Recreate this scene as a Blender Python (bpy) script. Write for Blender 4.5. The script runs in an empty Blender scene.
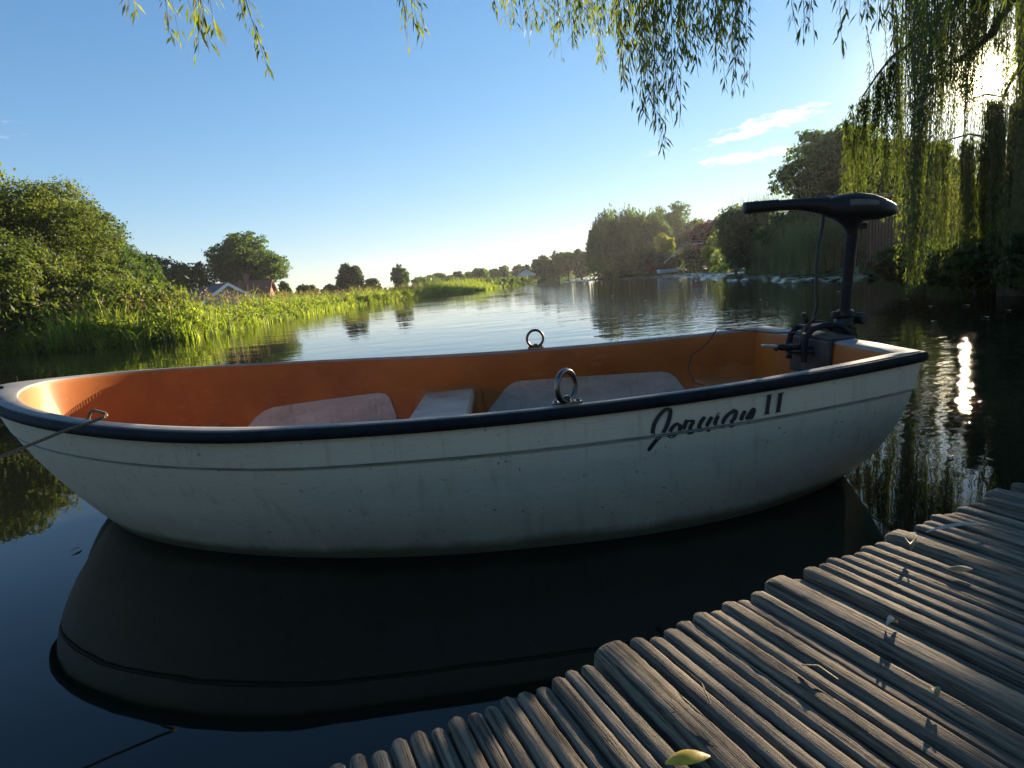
import bpy, bmesh, math, random
import numpy as np
from mathutils import Vector, Matrix
R = math.radians
S = bpy.context.scene
C = S.collection

# ------------------------------------------------------------------ camera
F_PX, PITCH, ROLL, CAM_H = 571.6, R(10.14), R(4.96), 0.80
cam_d = bpy.data.cameras.new('camera'); cam = bpy.data.objects.new('camera', cam_d); C.objects.link(cam)
cam_d.sensor_width = 36; cam_d.lens = 36 * F_PX / 1024; cam_d.clip_start = 0.02; cam_d.clip_end = 6000
_r0 = Vector((1, 0, 0)); _u0 = Vector((0, math.sin(PITCH), math.cos(PITCH))); _f0 = Vector((0, math.cos(PITCH), -math.sin(PITCH)))
_c, _s = math.cos(ROLL), math.sin(ROLL)
CR = _c * _r0 - _s * _u0; CU = _s * _r0 + _c * _u0
m = Matrix.Identity(4)
for i in range(3):
    m[i][0], m[i][1], m[i][2] = CR[i], CU[i], -_f0[i]
m[0][3], m[1][3], m[2][3] = 0, 0, CAM_H
cam.matrix_world = m
S.camera = cam

def ray(px, py):
    return (CR * (px - 512) + CU * (384 - py) + _f0 * F_PX)
def az_tan(px, py):
    r = ray(px, py); h = math.hypot(r.x, r.y)
    return r.x / h, r.y / h, r.z / h
def at(px, py, dist, z=0.0):
    """ground position seen in direction px at a horizontal distance"""
    x, y, _ = az_tan(px, py); return Vector((x * dist, y * dist, z))
def ztop(px, py, dist):
    return CAM_H + az_tan(px, py)[2] * dist

# ------------------------------------------------------------------ sky and sun
SUN_AZ, SUN_EL = R(39.2), R(11.6)
SUNV = Vector((math.sin(SUN_AZ) * math.cos(SUN_EL), math.cos(SUN_AZ) * math.cos(SUN_EL), math.sin(SUN_EL)))
W = bpy.data.worlds.new('World'); S.world = W; W.use_nodes = True
nt = W.node_tree; nt.nodes.clear()
def N(t, **k):
    n = nt.nodes.new(t)
    for a, b in k.items(): setattr(n, a, b)
    return n
def L(a, b): nt.links.new(a, b)
out = N('ShaderNodeOutputWorld'); bg = N('ShaderNodeBackground'); sky = N('ShaderNodeTexSky')
sky.sky_type = 'NISHITA'; sky.sun_disc = False; sky.sun_elevation = SUN_EL; sky.sun_rotation = SUN_AZ
sky.altitude = 0; sky.air_density = 1.0; sky.dust_density = 0.0; sky.ozone_density = 3.0
tc = N('ShaderNodeTexCoord')
bg.inputs['Strength'].default_value = 0.084
# small fair-weather clouds low over the trees
sep = N('ShaderNodeSeparateXYZ'); L(tc.outputs['Generated'], sep.inputs[0])
def M(op, a, b=None, clamp=False):
    n = N('ShaderNodeMath', operation=op, use_clamp=clamp)
    for i, v in enumerate((a, b)):
        if v is None: continue
        if isinstance(v, (int, float)): n.inputs[i].default_value = v
        else: L(v, n.inputs[i])
    return n.outputs[0]
azn = M('ARCTAN2', sep.outputs[0], sep.outputs[1]); eln = M('ARCSINE', sep.outputs[2])
comb = N('ShaderNodeCombineXYZ'); L(M('MULTIPLY', azn, 1.0), comb.inputs[0]); L(M('MULTIPLY', eln, 3.2), comb.inputs[1])
nz = N('ShaderNodeTexNoise'); nz.inputs['Scale'].default_value = 38; nz.inputs['Detail'].default_value = 7; nz.inputs['Roughness'].default_value = .6
L(comb.outputs[0], nz.inputs['Vector'])
def cloud(px, py, hw, hh, tilt, dens):
    x, y, z = az_tan(px, py); a0 = math.atan2(x, y); e0 = math.atan(z)
    da = M('SUBTRACT', azn, a0); de = M('SUBTRACT', M('SUBTRACT', eln, e0), M('MULTIPLY', da, tilt))
    q = M('ADD', M('POWER', M('ABSOLUTE', M('DIVIDE', da, R(hw))), 2.0), M('POWER', M('ABSOLUTE', M('DIVIDE', de, R(hh))), 2.0))
    q = M('SUBTRACT', 1.0, q)
    q = M('ADD', q, M('MULTIPLY', M('SUBTRACT', nz.outputs['Fac'], .5), 4.6))
    return M('MULTIPLY', M('MULTIPLY', q, .9, True), dens, True)
cl = None
for a in ((763, 125, 4.8, .75, .16, .95), (722, 160, 2.2, .45, .05, .75), (760, 155, 3.2, .5, .05, .8), (792, 118, 2.4, .6, .1, .7),
          (592, 232, 4.0, .8, .10, .5), (380, 262, 9, .9, .02, .12), (655, 152, 1.3, .4, .1, .2), (-300, 120, 12, 2, .1, .4), (1500, 60, 14, 2.5, .1, .4)):
    c_ = cloud(*a); cl = c_ if cl is None else M('MAXIMUM', cl, c_)
# the bright air round the sun
dotn = N('ShaderNodeVectorMath', operation='DOT_PRODUCT'); L(tc.outputs['Generated'], dotn.inputs[0]); dotn.inputs[1].default_value = SUNV
ang = M('ARCCOSINE', M('MINIMUM', dotn.outputs['Value'], 1.0))
disc = M('MULTIPLY', M('EXPONENT', M('MULTIPLY', ang, -110.0)), 260.0)
aur = M('MULTIPLY', M('EXPONENT', M('MULTIPLY', ang, -20.0)), 11.0)
aur2 = M('MULTIPLY', M('EXPONENT', M('MULTIPLY', ang, -6.0)), .3)
glow = M('ADD', M('ADD', disc, aur), aur2)
gcol = N('ShaderNodeVectorMath', operation='SCALE'); gcol.inputs[0].default_value = (1.0, .80, .45); L(glow, gcol.inputs['Scale'])
hs = N('ShaderNodeHueSaturation'); hs.inputs['Saturation'].default_value = 1.10; hs.inputs['Value'].default_value = 1.0
tint = N('ShaderNodeMix', data_type='RGBA', blend_type='MULTIPLY'); tint.inputs['Factor'].default_value = 1.0; tint.inputs['B'].default_value = (1.0, .985, 1.12, 1)
L(sky.outputs[0], tint.inputs['A']); L(tint.outputs['Result'], hs.inputs['Color'])
kk = N('ShaderNodeVectorMath', operation='SCALE'); L(hs.outputs[0], kk.inputs[0]); kk.inputs['Scale'].default_value = .13
k1 = N('ShaderNodeVectorMath', operation='ADD'); L(kk.outputs[0], k1.inputs[0]); k1.inputs[1].default_value = (1, 1, 1)
kd = N('ShaderNodeVectorMath', operation='DIVIDE'); L(hs.outputs[0], kd.inputs[0]); L(k1.outputs[0], kd.inputs[1])
add = N('ShaderNodeVectorMath', operation='ADD'); L(kd.outputs[0], add.inputs[0]); L(gcol.outputs[0], add.inputs[1])
mixc = N('ShaderNodeMix', data_type='RGBA'); L(cl, mixc.inputs['Factor']); L(add.outputs[0], mixc.inputs['A']); mixc.inputs['B'].default_value = (4.1, 3.75, 3.3, 1)
L(mixc.outputs['Result'], bg.inputs['Color']); L(bg.outputs[0], out.inputs[0])
SKY_MIX = mixc

sd = bpy.data.lights.new('sun', 'SUN'); sd.energy = 5.0; sd.angle = R(0.55); sd.color = (1.0, .80, .56)
so = bpy.data.objects.new('sun', sd); C.objects.link(so); so.rotation_euler = SUNV.to_track_quat('Z', 'Y').to_euler(); so.location = (20, 25, 20)

S.render.engine = 'CYCLES'
S.view_settings.view_transform = 'Standard'; S.view_settings.look = 'None'; S.view_settings.gamma = 1.0
S.view_settings.use_curve_mapping = False
S.view_settings.exposure = 1.85
S.cycles.max_bounces = 6; S.cycles.transparent_max_bounces = 8; S.cycles.diffuse_bounces = 3; S.cycles.glossy_bounces = 3
S.cycles.sample_clamp_indirect = 6

# ------------------------------------------------------------------ helpers
def tag(o, label=None, cat=None, group=None, kind=None):
    if label: o['label'] = label
    if cat: o['category'] = cat
    if group: o['group'] = group
    if kind: o['kind'] = kind
    return o
def mobj(name, v, f, mat, parent=None, smooth=False):
    me = bpy.data.meshes.new(name)
    if isinstance(v, np.ndarray) and isinstance(f, np.ndarray):
        k = f.shape[1]
        me.vertices.add(len(v)); me.vertices.foreach_set('co', v.astype(np.float32).ravel())
        me.loops.add(f.size); me.loops.foreach_set('vertex_index', f.astype(np.int32).ravel())
        me.polygons.add(len(f)); me.polygons.foreach_set('loop_start', np.arange(0, f.size, k, dtype=np.int32))
        me.polygons.foreach_set('loop_total', np.full(len(f), k, dtype=np.int32))
        me.update(calc_edges=True)
    else:
        me.from_pydata([tuple(p) for p in v], [], [tuple(q) for q in f]); me.update()
    if smooth: me.polygons.foreach_set('use_smooth', [True] * len(me.polygons)); me.update()
    if isinstance(mat, (list, tuple)):
        for q in mat: me.materials.append(q)
    else: me.materials.append(mat)
    o = bpy.data.objects.new(name, me); C.objects.link(o)
    if parent is not None: o.parent = parent
    return o
def empty(name, loc=(0, 0, 0), rz=0):
    o = bpy.data.objects.new(name, None); C.objects.link(o); o.location = loc; o.rotation_euler = (0, 0, rz); o.empty_display_size = .2
    return o
class MB:
    def __init__(s): s.v = []; s.f = []
    def add(s, v, f):
        n = len(s.v); s.v += [tuple(p) for p in v]; s.f += [tuple(i + n for i in q) for q in f]; return s
    def box(s, c, d, ax=None, bev=0):
        bm = bmesh.new(); bmesh.ops.create_cube(bm, size=1)
        for q in bm.verts: q.co = Vector((q.co.x * d[0], q.co.y * d[1], q.co.z * d[2]))
        if bev: bmesh.ops.bevel(bm, geom=bm.edges[:], offset=bev, segments=2, affect='EDGES', profile=.5)
        mt = Matrix.Translation(Vector(c)) @ (ax.to_4x4() if ax is not None else Matrix.Identity(4))
        bmesh.ops.transform(bm, matrix=mt, verts=bm.verts)
        bm.verts.index_update(); s.add([q.co for q in bm.verts], [[w.index for w in p.verts] for p in bm.faces]); bm.free(); return s
    def tube(s, pts, r, n=8, closed=False, cap=True):
        pts = [Vector(p) for p in pts]; k = len(pts); rr = r if isinstance(r, (list, tuple)) else [r] * k
        up = None; rings = []
        for i, p in enumerate(pts):
            t = (pts[(i + 1) % k] - pts[i - 1]) if closed or 0 < i < k - 1 else (pts[1] - p if i == 0 else p - pts[-2])
            t.normalize()
            if up is None: up = t.orthogonal().normalized()
            up = (up - t * up.dot(t)).normalized(); b = t.cross(up)
            q = rr[i]; qa, qb = (q if isinstance(q, tuple) else (q, q))
            rings.append([p + up * math.cos(2 * math.pi * j / n) * qa + b * math.sin(2 * math.pi * j / n) * qb for j in range(n)])
        v = [x for g in rings for x in g]; f = []
        for i in range(k if closed else k - 1):
            a = i * n; b2 = ((i + 1) % k) * n
            for j in range(n): f.append((a + j, a + (j + 1) % n, b2 + (j + 1) % n, b2 + j))
        if cap and not closed: f.append(tuple(range(n - 1, -1, -1))); f.append(tuple(range((k - 1) * n, k * n)))
        return s.add(v, f)
    def lathe(s, prof, n=20, mt=None):
        v = []; f = []
        for (r, z) in prof:
            for j in range(n):
                a = 2 * math.pi * j / n; p = Vector((r * math.cos(a), r * math.sin(a), z)); v.append(mt @ p if mt else p)
        for i in range(len(prof) - 1):
            for j in range(n): f.append((i * n + j, i * n + (j + 1) % n, (i + 1) * n + (j + 1) % n, (i + 1) * n + j))
        f.append(tuple(range(n - 1, -1, -1))); f.append(tuple(range((len(prof) - 1) * n, len(prof) * n)))
        return s.add(v, f)
    def build(s, name, mat, parent=None, smooth=False):
        o = mobj(name, s.v, s.f, mat, parent, smooth)
        if smooth:
            try: o.data.set_sharp_from_angle(angle=R(40))
            except Exception: pass
        return o

# ------------------------------------------------------------------ materials
class Mat:
    def __init__(s, name):
        s.m = bpy.data.materials.new(name); s.m.use_nodes = True; s.t = s.m.node_tree; s.t.nodes.clear()
        s.o = s.n('ShaderNodeOutputMaterial'); s.tc = s.n('ShaderNodeTexCoord')
    def n(s, t, **k):
        q = s.t.nodes.new(t)
        for a, b in k.items(): setattr(q, a, b)
        return q
    def l(s, a, b): s.t.links.new(a, b)
    def noise(s, scale, detail=4, rough=.55, stretch=None, coord='Object', dist=0):
        q = s.n('ShaderNodeTexNoise'); q.inputs['Scale'].default_value = scale; q.inputs['Detail'].default_value = detail; q.inputs['Roughness'].default_value = rough; q.inputs['Distortion'].default_value = dist
        src = s.tc.outputs[coord]
        if stretch:
            mp = s.n('ShaderNodeMapping'); mp.inputs['Scale'].default_value = stretch; s.l(src, mp.inputs[0]); src = mp.outputs[0]
        s.l(src, q.inputs['Vector']); return q.outputs['Fac']
    def ramp(s, fac, stops):
        r = s.n('ShaderNodeValToRGB'); e = r.color_ramp.elements
        while len(e) < len(stops): e.new(.5)
        for i, (p, c) in enumerate(stops): e[i].position = p; e[i].color = (*c, 1) if len(c) == 3 else c
        s.l(fac, r.inputs[0]); return r.outputs[0]
    def math(s, op, a, b=None, clamp=False):
        q = s.n('ShaderNodeMath', operation=op, use_clamp=clamp)
        for i, v in enumerate((a, b)):
            if v is None: continue
            if isinstance(v, (int, float)): q.inputs[i].default_value = v
            else: s.l(v, q.inputs[i])
        return q.outputs[0]
    def mix(s, f, a, b):
        q = s.n('ShaderNodeMix', data_type='RGBA')
        for k, v in (('Factor', f), ('A', a), ('B', b)):
            if isinstance(v, (int, float)): q.inputs[k].default_value = v
            elif isinstance(v, tuple): q.inputs[k].default_value = (*v, 1)
            else: s.l(v, q.inputs[k])
        return q.outputs['Result']
    def bump(s, h, strength=.3, dist=.01, nrm=None):
        q = s.n('ShaderNodeBump'); q.inputs['Strength'].default_value = strength; q.inputs['Distance'].default_value = dist; s.l(h, q.inputs['Height'])
        if nrm: s.l(nrm, q.inputs['Normal'])
        return q.outputs[0]
    def pr(s, col, rough=.6, metal=0, spec=.5, nrm=None, **kw):
        p = s.n('ShaderNodeBsdfPrincipled')
        if isinstance(col, tuple): p.inputs['Base Color'].default_value = (*col, 1)
        else: s.l(col, p.inputs['Base Color'])
        if isinstance(rough, (int, float)): p.inputs['Roughness'].default_value = rough
        else: s.l(rough, p.inputs['Roughness'])
        p.inputs['Metallic'].default_value = metal; p.inputs['Specular IOR Level'].default_value = spec
        if nrm: s.l(nrm, p.inputs['Normal'])
        for k, v in kw.items(): p.inputs[k].default_value = v
        s.p = p; s.l(p.outputs[0], s.o.inputs[0]); return s
def simple(name, c1, c2, scale=8, rough=.6, metal=0, spec=.5, bump=.1, bscale=40, bdist=.002):
    q = Mat(name); col = q.ramp(q.noise(scale), [(.35, c1), (.65, c2)])
    return q.pr(col, rough, metal, spec, q.bump(q.noise(bscale), bump, bdist)).m
def leafmat(name, c1, c2, c3, trans=.45, scale=.5, tcol=None):
    q = Mat(name)
    f = q.math('ADD', q.math('MULTIPLY', q.noise(scale, 2), .55), q.math('MULTIPLY', q.noise(scale * 14, 2), .45))
    col = q.ramp(f, [(.36, c1), (.5, c2), (.64, c3)])
    d = q.n('ShaderNodeBsdfPrincipled'); q.l(col, d.inputs['Base Color']); d.inputs['Roughness'].default_value = .6; d.inputs['Specular IOR Level'].default_value = .3
    t = q.n('ShaderNodeBsdfTranslucent')
    hv = q.n('ShaderNodeMix', data_type='RGBA', blend_type='MULTIPLY'); hv.inputs['Factor'].default_value = 1; q.l(col, hv.inputs['A']); hv.inputs['B'].default_value = (*(tcol or (1.9, 1.9, .9)), 1)
    q.l(hv.outputs['Result'], t.inputs[0])
    mx = q.n('ShaderNodeMixShader'); mx.inputs[0].default_value = trans; q.l(d.outputs[0], mx.inputs[1]); q.l(t.outputs[0], mx.inputs[2]); q.l(mx.outputs[0], q.o.inputs[0])
    return q.m

LEAF_MID = leafmat('foliage_green', (.027, .056, .013), (.050, .094, .024), (.085, .132, .034), .5)
LEAF_WARM = leafmat('foliage_warm_green', (.035, .055, .010), (.07, .10, .02), (.13, .15, .03), .5)
LEAF_DARK = leafmat('foliage_dark_green', (.020, .038, .012), (.040, .064, .020), (.075, .10, .030), .45)
LEAF_GREY = leafmat('foliage_grey_green', (.045, .068, .036), (.08, .11, .058), (.13, .16, .09), .52)
LEAF_RED = leafmat('foliage_red_brown', (.045, .016, .012), (.075, .026, .02), (.12, .055, .035), .35, tcol=(1.8, 1.0, .8))
LEAF_YEL = leafmat('foliage_yellow_green', (.09, .11, .012), (.18, .20, .02), (.30, .30, .04), .45)
LEAF_WILLOW = leafmat('willow_leaves', (.036, .055, .014), (.062, .088, .022), (.115, .135, .036), .5, scale=1.2)
LEAF_NEAR = leafmat('willow_leaves_near', (.045, .070, .016), (.08, .11, .025), (.14, .155, .04), .6, scale=7)
REED = leafmat('reed_leaves', (.060, .090, .014), (.115, .165, .028), (.24, .27, .06), .62, scale=1.1)
REED_R = leafmat('reed_leaves_cool', (.060, .090, .040), (.095, .135, .058), (.15, .19, .08), .4, scale=.7)
REED_DRY = leafmat('reed_plumes', (.10, .07, .035), (.19, .14, .07), (.28, .22, .12), .3, scale=2)
GRASS = simple('grass_ground', (.03, .045, .012), (.08, .10, .03), .8, .9, bump=.5, bscale=6, bdist=.1)
MUD = simple('river_mud', (.02, .016, .01), (.04, .03, .02), 2, .8)
BARK = simple('bark', (.035, .028, .02), (.09, .07, .05), 6, .9, bump=.8, bscale=25, bdist=.02)
STEM = simple('willow_twig', (.05, .045, .015), (.10, .08, .03), 10, .7)

# water: dark, mirror-like, wavelets growing away from the sheltered boat
q = Mat('river_water')
gx = q.n('ShaderNodeSeparateXYZ'); q.l(q.tc.outputs['Object'], gx.inputs[0])
far = q.math('SUBTRACT', 1.0, q.math('DIVIDE', 3.0, q.math('MAXIMUM', gx.outputs[1], 3.0)), True)   # 0 near, ->1 far
patch = q.ramp(q.noise(.16, 3, .5), [(.38, (.15,) * 3), (.62, (1.0,) * 3)])
w1 = q.noise(1.6, 2, .5, (.55, 1.0, 1.0), dist=.4)
w2 = q.noise(6.0, 2, .5, (.6, 1.0, 1.0), dist=.3)
w3 = q.noise(.35, 2, .5, (.5, 1.0, 1.0))
h = q.math('ADD', q.math('MULTIPLY', w1, .55), q.math('MULTIPLY', w2, .09))
amp = q.math('ADD', .075, q.math('MULTIPLY', far, q.math('MULTIPLY', patch, .42)))
breeze = q.math('MULTIPLY', q.math('MULTIPLY', q.math('SUBTRACT', gx.outputs[0], 1.3), 1.2, True), q.math('MULTIPLY', q.math('SUBTRACT', gx.outputs[1], 1.6), 1.0, True))
w4 = q.noise(13.0, 2, .5, (.7, 1.0, 1.0), dist=.3)
h = q.math('ADD', q.math('MULTIPLY', h, amp), q.math('MULTIPLY', breeze, q.math('ADD', q.math('MULTIPLY', w4, .045), q.math('MULTIPLY', w2, .07))))
h = q.math('ADD', h, q.math('MULTIPLY', w3, q.math('MULTIPLY', far, .18)))
q.pr((.008, .010, .006), .02, 0, .5, q.bump(h, 1.0, .055), IOR=1.333)
WATER = q.m
WATER_MAT = q

# boat materials
def dirtwhite(name, c_clean, c_dirt, rough):
    q = Mat(name); z = q.n('ShaderNodeSeparateXYZ'); q.l(q.tc.outputs['Object'], z.inputs[0])
    low = q.math('SUBTRACT', 1.0, q.math('DIVIDE', z.outputs[2], .20), True)
    streak = q.noise(26, 5, .65, (1.0, 1.0, .07)); blot = q.noise(4, 7, .7, (1, 1, .7)); fine = q.noise(60, 5, .7, (.25, 1, 1))
    f = q.math('MULTIPLY', q.math('ADD', q.math('MULTIPLY', streak, .9), q.math('MULTIPLY', blot, 1.0)), q.math('ADD', .22, q.math('MULTIPLY', low, .75)), True)
    col = q.mix(f, c_clean, c_dirt)
    col = q.mix(q.ramp(streak, [(.56, (0, 0, 0)), (.72, (.5,) * 3)]), col, c_dirt)
    col = q.mix(q.ramp(fine, [(.62, (0, 0, 0)), (.72, (.55,) * 3)]), col, (.22, .21, .18))
    sl = q.math('SUBTRACT', 1.0, q.math('DIVIDE', q.math('SUBTRACT', z.outputs[2], q.math('MULTIPLY', blot, .05)), .03), True)
    col = q.mix(q.math('MULTIPLY', sl, .85), col, (.085, .075, .035))
    sp = q.ramp(q.noise(48, 2, .5), [(.70, (0, 0, 0)), (.74, (1, 1, 1))]); col = q.mix(q.math('MULTIPLY', sp, .6), col, (.07, .07, .065))
    scr = q.ramp(q.noise(9, 2, .5, (.5, 1, 9), dist=1.5), [(.485, (0, 0, 0)), (.5, (.35,) * 3), (.515, (0, 0, 0))]); col = q.mix(scr, col, (.25, .25, .23))
    q.pr(col, q.math('ADD', .34, q.math('MULTIPLY', blot, .25)), 0, .4, q.bump(q.math('ADD', q.noise(5, 3), q.math('MULTIPLY', fine, .05)), .25, .012)); return q.m
HULL = dirtwhite('hull_gelcoat', (.68, .61, .48), (.32, .28, .19), .3)
q = Mat('liner_orange'); bl = q.noise(4, 6, .65); sc = q.noise(30, 4, .6, (.3, 1, 1))
col = q.ramp(bl, [(.3, (.26, .075, .008)), (.6, (.37, .112, .012)), (.8, (.36, .13, .03))])
col = q.mix(q.ramp(sc, [(.60, (0, 0, 0)), (.75, (.35,) * 3)]), col, (.45, .25, .13))
q.pr(col, .52, 0, .35, q.bump(q.noise(12, 3), .1, .005)); ORANGE = q.m
q = Mat('gunwale_grey'); col = q.ramp(q.noise(9, 6, .7), [(.3, (.17, .17, .165)), (.6, (.27, .27, .255)), (.8, (.34, .33, .31))]); q.pr(col, .62, 0, .35, q.bump(q.noise(60, 3), .15, .002)); GUN = q.m
q = Mat('rub_rail_rubber'); col = q.ramp(q.noise(20, 5, .6), [(.35, (.006, .007, .010)), (.7, (.016, .019, .026))]); q.pr(col, .7, 0, .2, q.bump(q.noise(50, 3), .15, .002)); RUB = q.m
q = Mat('worn_grey_pad'); a_ = q.noise(6, 6, .7, (1, 1, 2)); col = q.ramp(a_, [(.3, (.30, .27, .22)), (.55, (.42, .385, .32)), (.75, (.52, .48, .41))])
col = q.mix(q.ramp(q.noise(18, 3, .6, (2.5, 1, .3)), [(.58, (0, 0, 0)), (.72, (.5,) * 3)]), col, (.20, .10, .06)); q.pr(col, .6, 0, .4, q.bump(q.noise(80, 3), .3, .002)); PAD = q.m
q = Mat('worn_cream_seat'); a_ = q.noise(5, 6, .7, (1, 2, 1)); col = q.ramp(a_, [(.3, (.34, .19, .11)), (.5, (.52, .38, .26)), (.7, (.60, .49, .37))]); q.pr(col, .42, 0, .45); CREAM = q.m
q = Mat('seat_orange'); col = q.ramp(q.noise(6, 6, .7), [(.3, (.40, .13, .03)), (.7, (.52, .22, .09))]); q.pr(col, .4, 0, .5); SEATO = q.m
LETTER = simple('letter_paint', (.010, .013, .018), (.022, .026, .032), 30, .45)
STEEL = simple('worn_steel', (.10, .10, .10), (.22, .21, .20), 30, .34, 1, .5, .1, 80, .001)
DARKST = simple('dull_bronze', (.09, .075, .055), (.17, .14, .11), 30, .42, 1, .5, .1, 80, .001)
BLACKP = simple('black_plastic', (.006, .0065, .007), (.013, .014, .015), 15, .45, 0, .4, .12, 120, .001)
BLACKM = simple('black_metal', (.006, .006, .007), (.013, .013, .014), 20, .7, 0, .3, .1, 90, .001)
MOUNTP = simple('grey_mount_plate', (.025, .024, .022), (.065, .062, .058), 14, .55, 0, .4, .3, 60, .002)
WHITEP = simple('pale_plastic', (.30, .31, .31), (.42, .42, .42), 20, .4)
CABLE = simple('cable_brown', (.035, .02, .014), (.07, .04, .03), 20, .5)
ROPE = Mat('rope'); wv = ROPE.n('ShaderNodeTexWave'); wv.inputs['Scale'].default_value = 90; wv.inputs['Distortion'].default_value = 1; ROPE.l(ROPE.tc.outputs['Object'], wv.inputs[0])
ROPE.pr(ROPE.ramp(wv.outputs['Fac'], [(.2, (.09, .07, .045)), (.8, (.26, .21, .15))]), .85, 0, .3, ROPE.bump(wv.outputs['Fac'], .6, .003)); ROPE = ROPE.m
# weathered pole wood, grain along local X
q = Mat('weathered_poles')
g1 = q.noise(60, 6, .7, (.035, 1, 1), dist=.3); g2 = q.noise(170, 4, .7, (.03, 1, 1)); g3 = q.noise(3.5, 5, .6)
pole = q.noise(14, 0, .5, (.02, 1, .02))
col = q.ramp(g1, [(.32, (.030, .022, .015)), (.5, (.150, .116, .078)), (.70, (.33, .265, .18))])
col = q.mix(q.ramp(g3, [(.45, (0, 0, 0)), (.7, (.6,) * 3)]), col, (.10, .10, .075))
col = q.mix(q.ramp(pole, [(.4, (0, 0, 0)), (.65, (.45,) * 3)]), col, (.24, .20, .15))
col = q.mix(q.ramp(g2, [(.34, (.85,) * 3), (.44, (0, 0, 0))]), col, (.022, .018, .014))
hh = q.math('ADD', q.math('MULTIPLY', g1, .6), q.math('MULTIPLY', q.ramp(g2, [(.34, (0, 0, 0)), (.48, (1, 1, 1))]), .5))
q.pr(col, .82, 0, .3, q.bump(hh, 1.0, .010)); POLE = q.m

# ------------------------------------------------------------------ ground and water
rng = np.random.default_rng(7); random.seed(7)
big = 3000
mobj('water', [(-big, -big, 0), (big, -big, 0), (big, big, 0), (-big, big, 0)], [(0, 1, 2, 3)], WATER)['kind'] = 'structure'
mobj('riverbed', [(-big, -big, -1.5), (big, -big, -1.5), (big, big, -1.5), (-big, big, -1.5)], [(0, 1, 2, 3)], MUD)['kind'] = 'structure'
LEFT = [(-60, -30), (-40, 8), (-24, 15), (-16, 16.0), (-13.8, 16.6), (-11.6, 16.2), (-9.2, 15.4), (-9.6, 18.8), (-10.3, 22.6), (-11.4, 33), (-12.4, 43), (-11.6, 47.5), (-9.6, 53), (-6, 62), (-1.2, 87), (3.5, 108), (17, 165), (42, 285), (120, 420), (300, 700), (-1200, 1800), (-1800, -30)]
RIGHT = [(-1200, -60), (-60, -14), (-12, -4.5), (-2, -1.6), (2.5, -.9), (4.6, .6), (6.2, 3.4), (7.0, 5.6), (7.6, 8.4), (8.9, 11.4), (11.3, 16), (13.6, 21.4), (14.4, 28), (17.2, 38.8), (20, 50), (26, 68), (24, 82), (17.5, 93), (16.4, 100), (26, 125), (60, 270), (140, 395), (330, 640), (1800, 1500), (1800, -60)]
from mathutils.geometry import tessellate_polygon
def land(poly, name):
    n = len(poly); cx = np.array(poly); v = [(x, y, .22) for x, y in poly]
    v2 = []
    for i in range(n):
        a = np.array(poly[i - 1]); b = np.array(poly[(i + 1) % n]); t = b - a; t = t / np.hypot(*t)
        nn = np.array([t[1], -t[0]])
        # outward = away from polygon area (orientation by signed area)
        v2.append(nn)
    area = sum(poly[i][0] * poly[(i + 1) % n][1] - poly[(i + 1) % n][0] * poly[i][1] for i in range(n))
    sg = 1 if area > 0 else -1
    low = [(poly[i][0] + sg * v2[i][0] * .35, poly[i][1] + sg * v2[i][1] * .35, -.4) for i in range(n)]
    f = [tuple(t) for t in tessellate_polygon([[Vector(p) for p in v]])]
    f += [(i, (i + 1) % n, n + (i + 1) % n, n + i) for i in range(n)]
    o = mobj(name, v + low, f, GRASS); o['kind'] = 'structure'; return o
land(LEFT, 'river_bank'); land(RIGHT, 'river_bank')

# ------------------------------------------------------------------ vegetation tools
def rand_dirs(n, rg):
    v = rg.normal(size=(n, 3)); return v / np.linalg.norm(v, axis=1)[:, None]
def cards(P, size, rg, asp=.6, nrm=None, updown=0.0):
    """one quad per point, random orientation"""
    n = len(P); a = rand_dirs(n, rg)
    if nrm is not None: a = a * .9 + nrm; a /= np.linalg.norm(a, axis=1)[:, None]
    t = rand_dirs(n, rg); t[:, 2] -= updown; t -= a * np.sum(a * t, 1)[:, None]; t /= np.linalg.norm(t, axis=1)[:, None] + 1e-9
    b = np.cross(a, t); s = size * rg.uniform(.6, 1.35, n)[:, None]
    v = np.stack([P - t * s, P + b * s * asp, P + t * s, P - b * s * asp], 1).reshape(-1, 3)
    f = np.arange(4 * n).reshape(-1, 4); return v, f
def crown_points(blobs, n, rg, sub=9, spread=.30, fill=.18):
    """blobs: (x,y,z,rx,ry,rz)"""
    B = np.array(blobs, float); w = (B[:, 3] * B[:, 5]); w /= w.sum(); P = []; Nn = []
    for b, k in zip(B, (w * n).astype(int)):
        ns = max(20, int(sub * 9)); d = rand_dirs(ns, rg); rad = rg.uniform(.55, 1.06, ns)[:, None]
        d[:, 2] = np.where(d[:, 2] < -.8, -d[:, 2], d[:, 2])
        sc = d * rad; idx = rg.integers(0, ns, k); p = sc[idx] + np.clip(rg.normal(size=(k, 3)), -1.7, 1.7) * spread * .42 * rg.uniform(.5, 1.2, (ns, 1))[idx] * [1.15, 1.15, .7]
        m_ = rg.random(k) < fill; p[m_] = rand_dirs(m_.sum(), rg) * rg.uniform(.2, .9, (m_.sum(), 1))
        P.append(p * b[3:6] + b[:3]); Nn.append(d[idx])
    return np.concatenate(P), np.concatenate(Nn)
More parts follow.
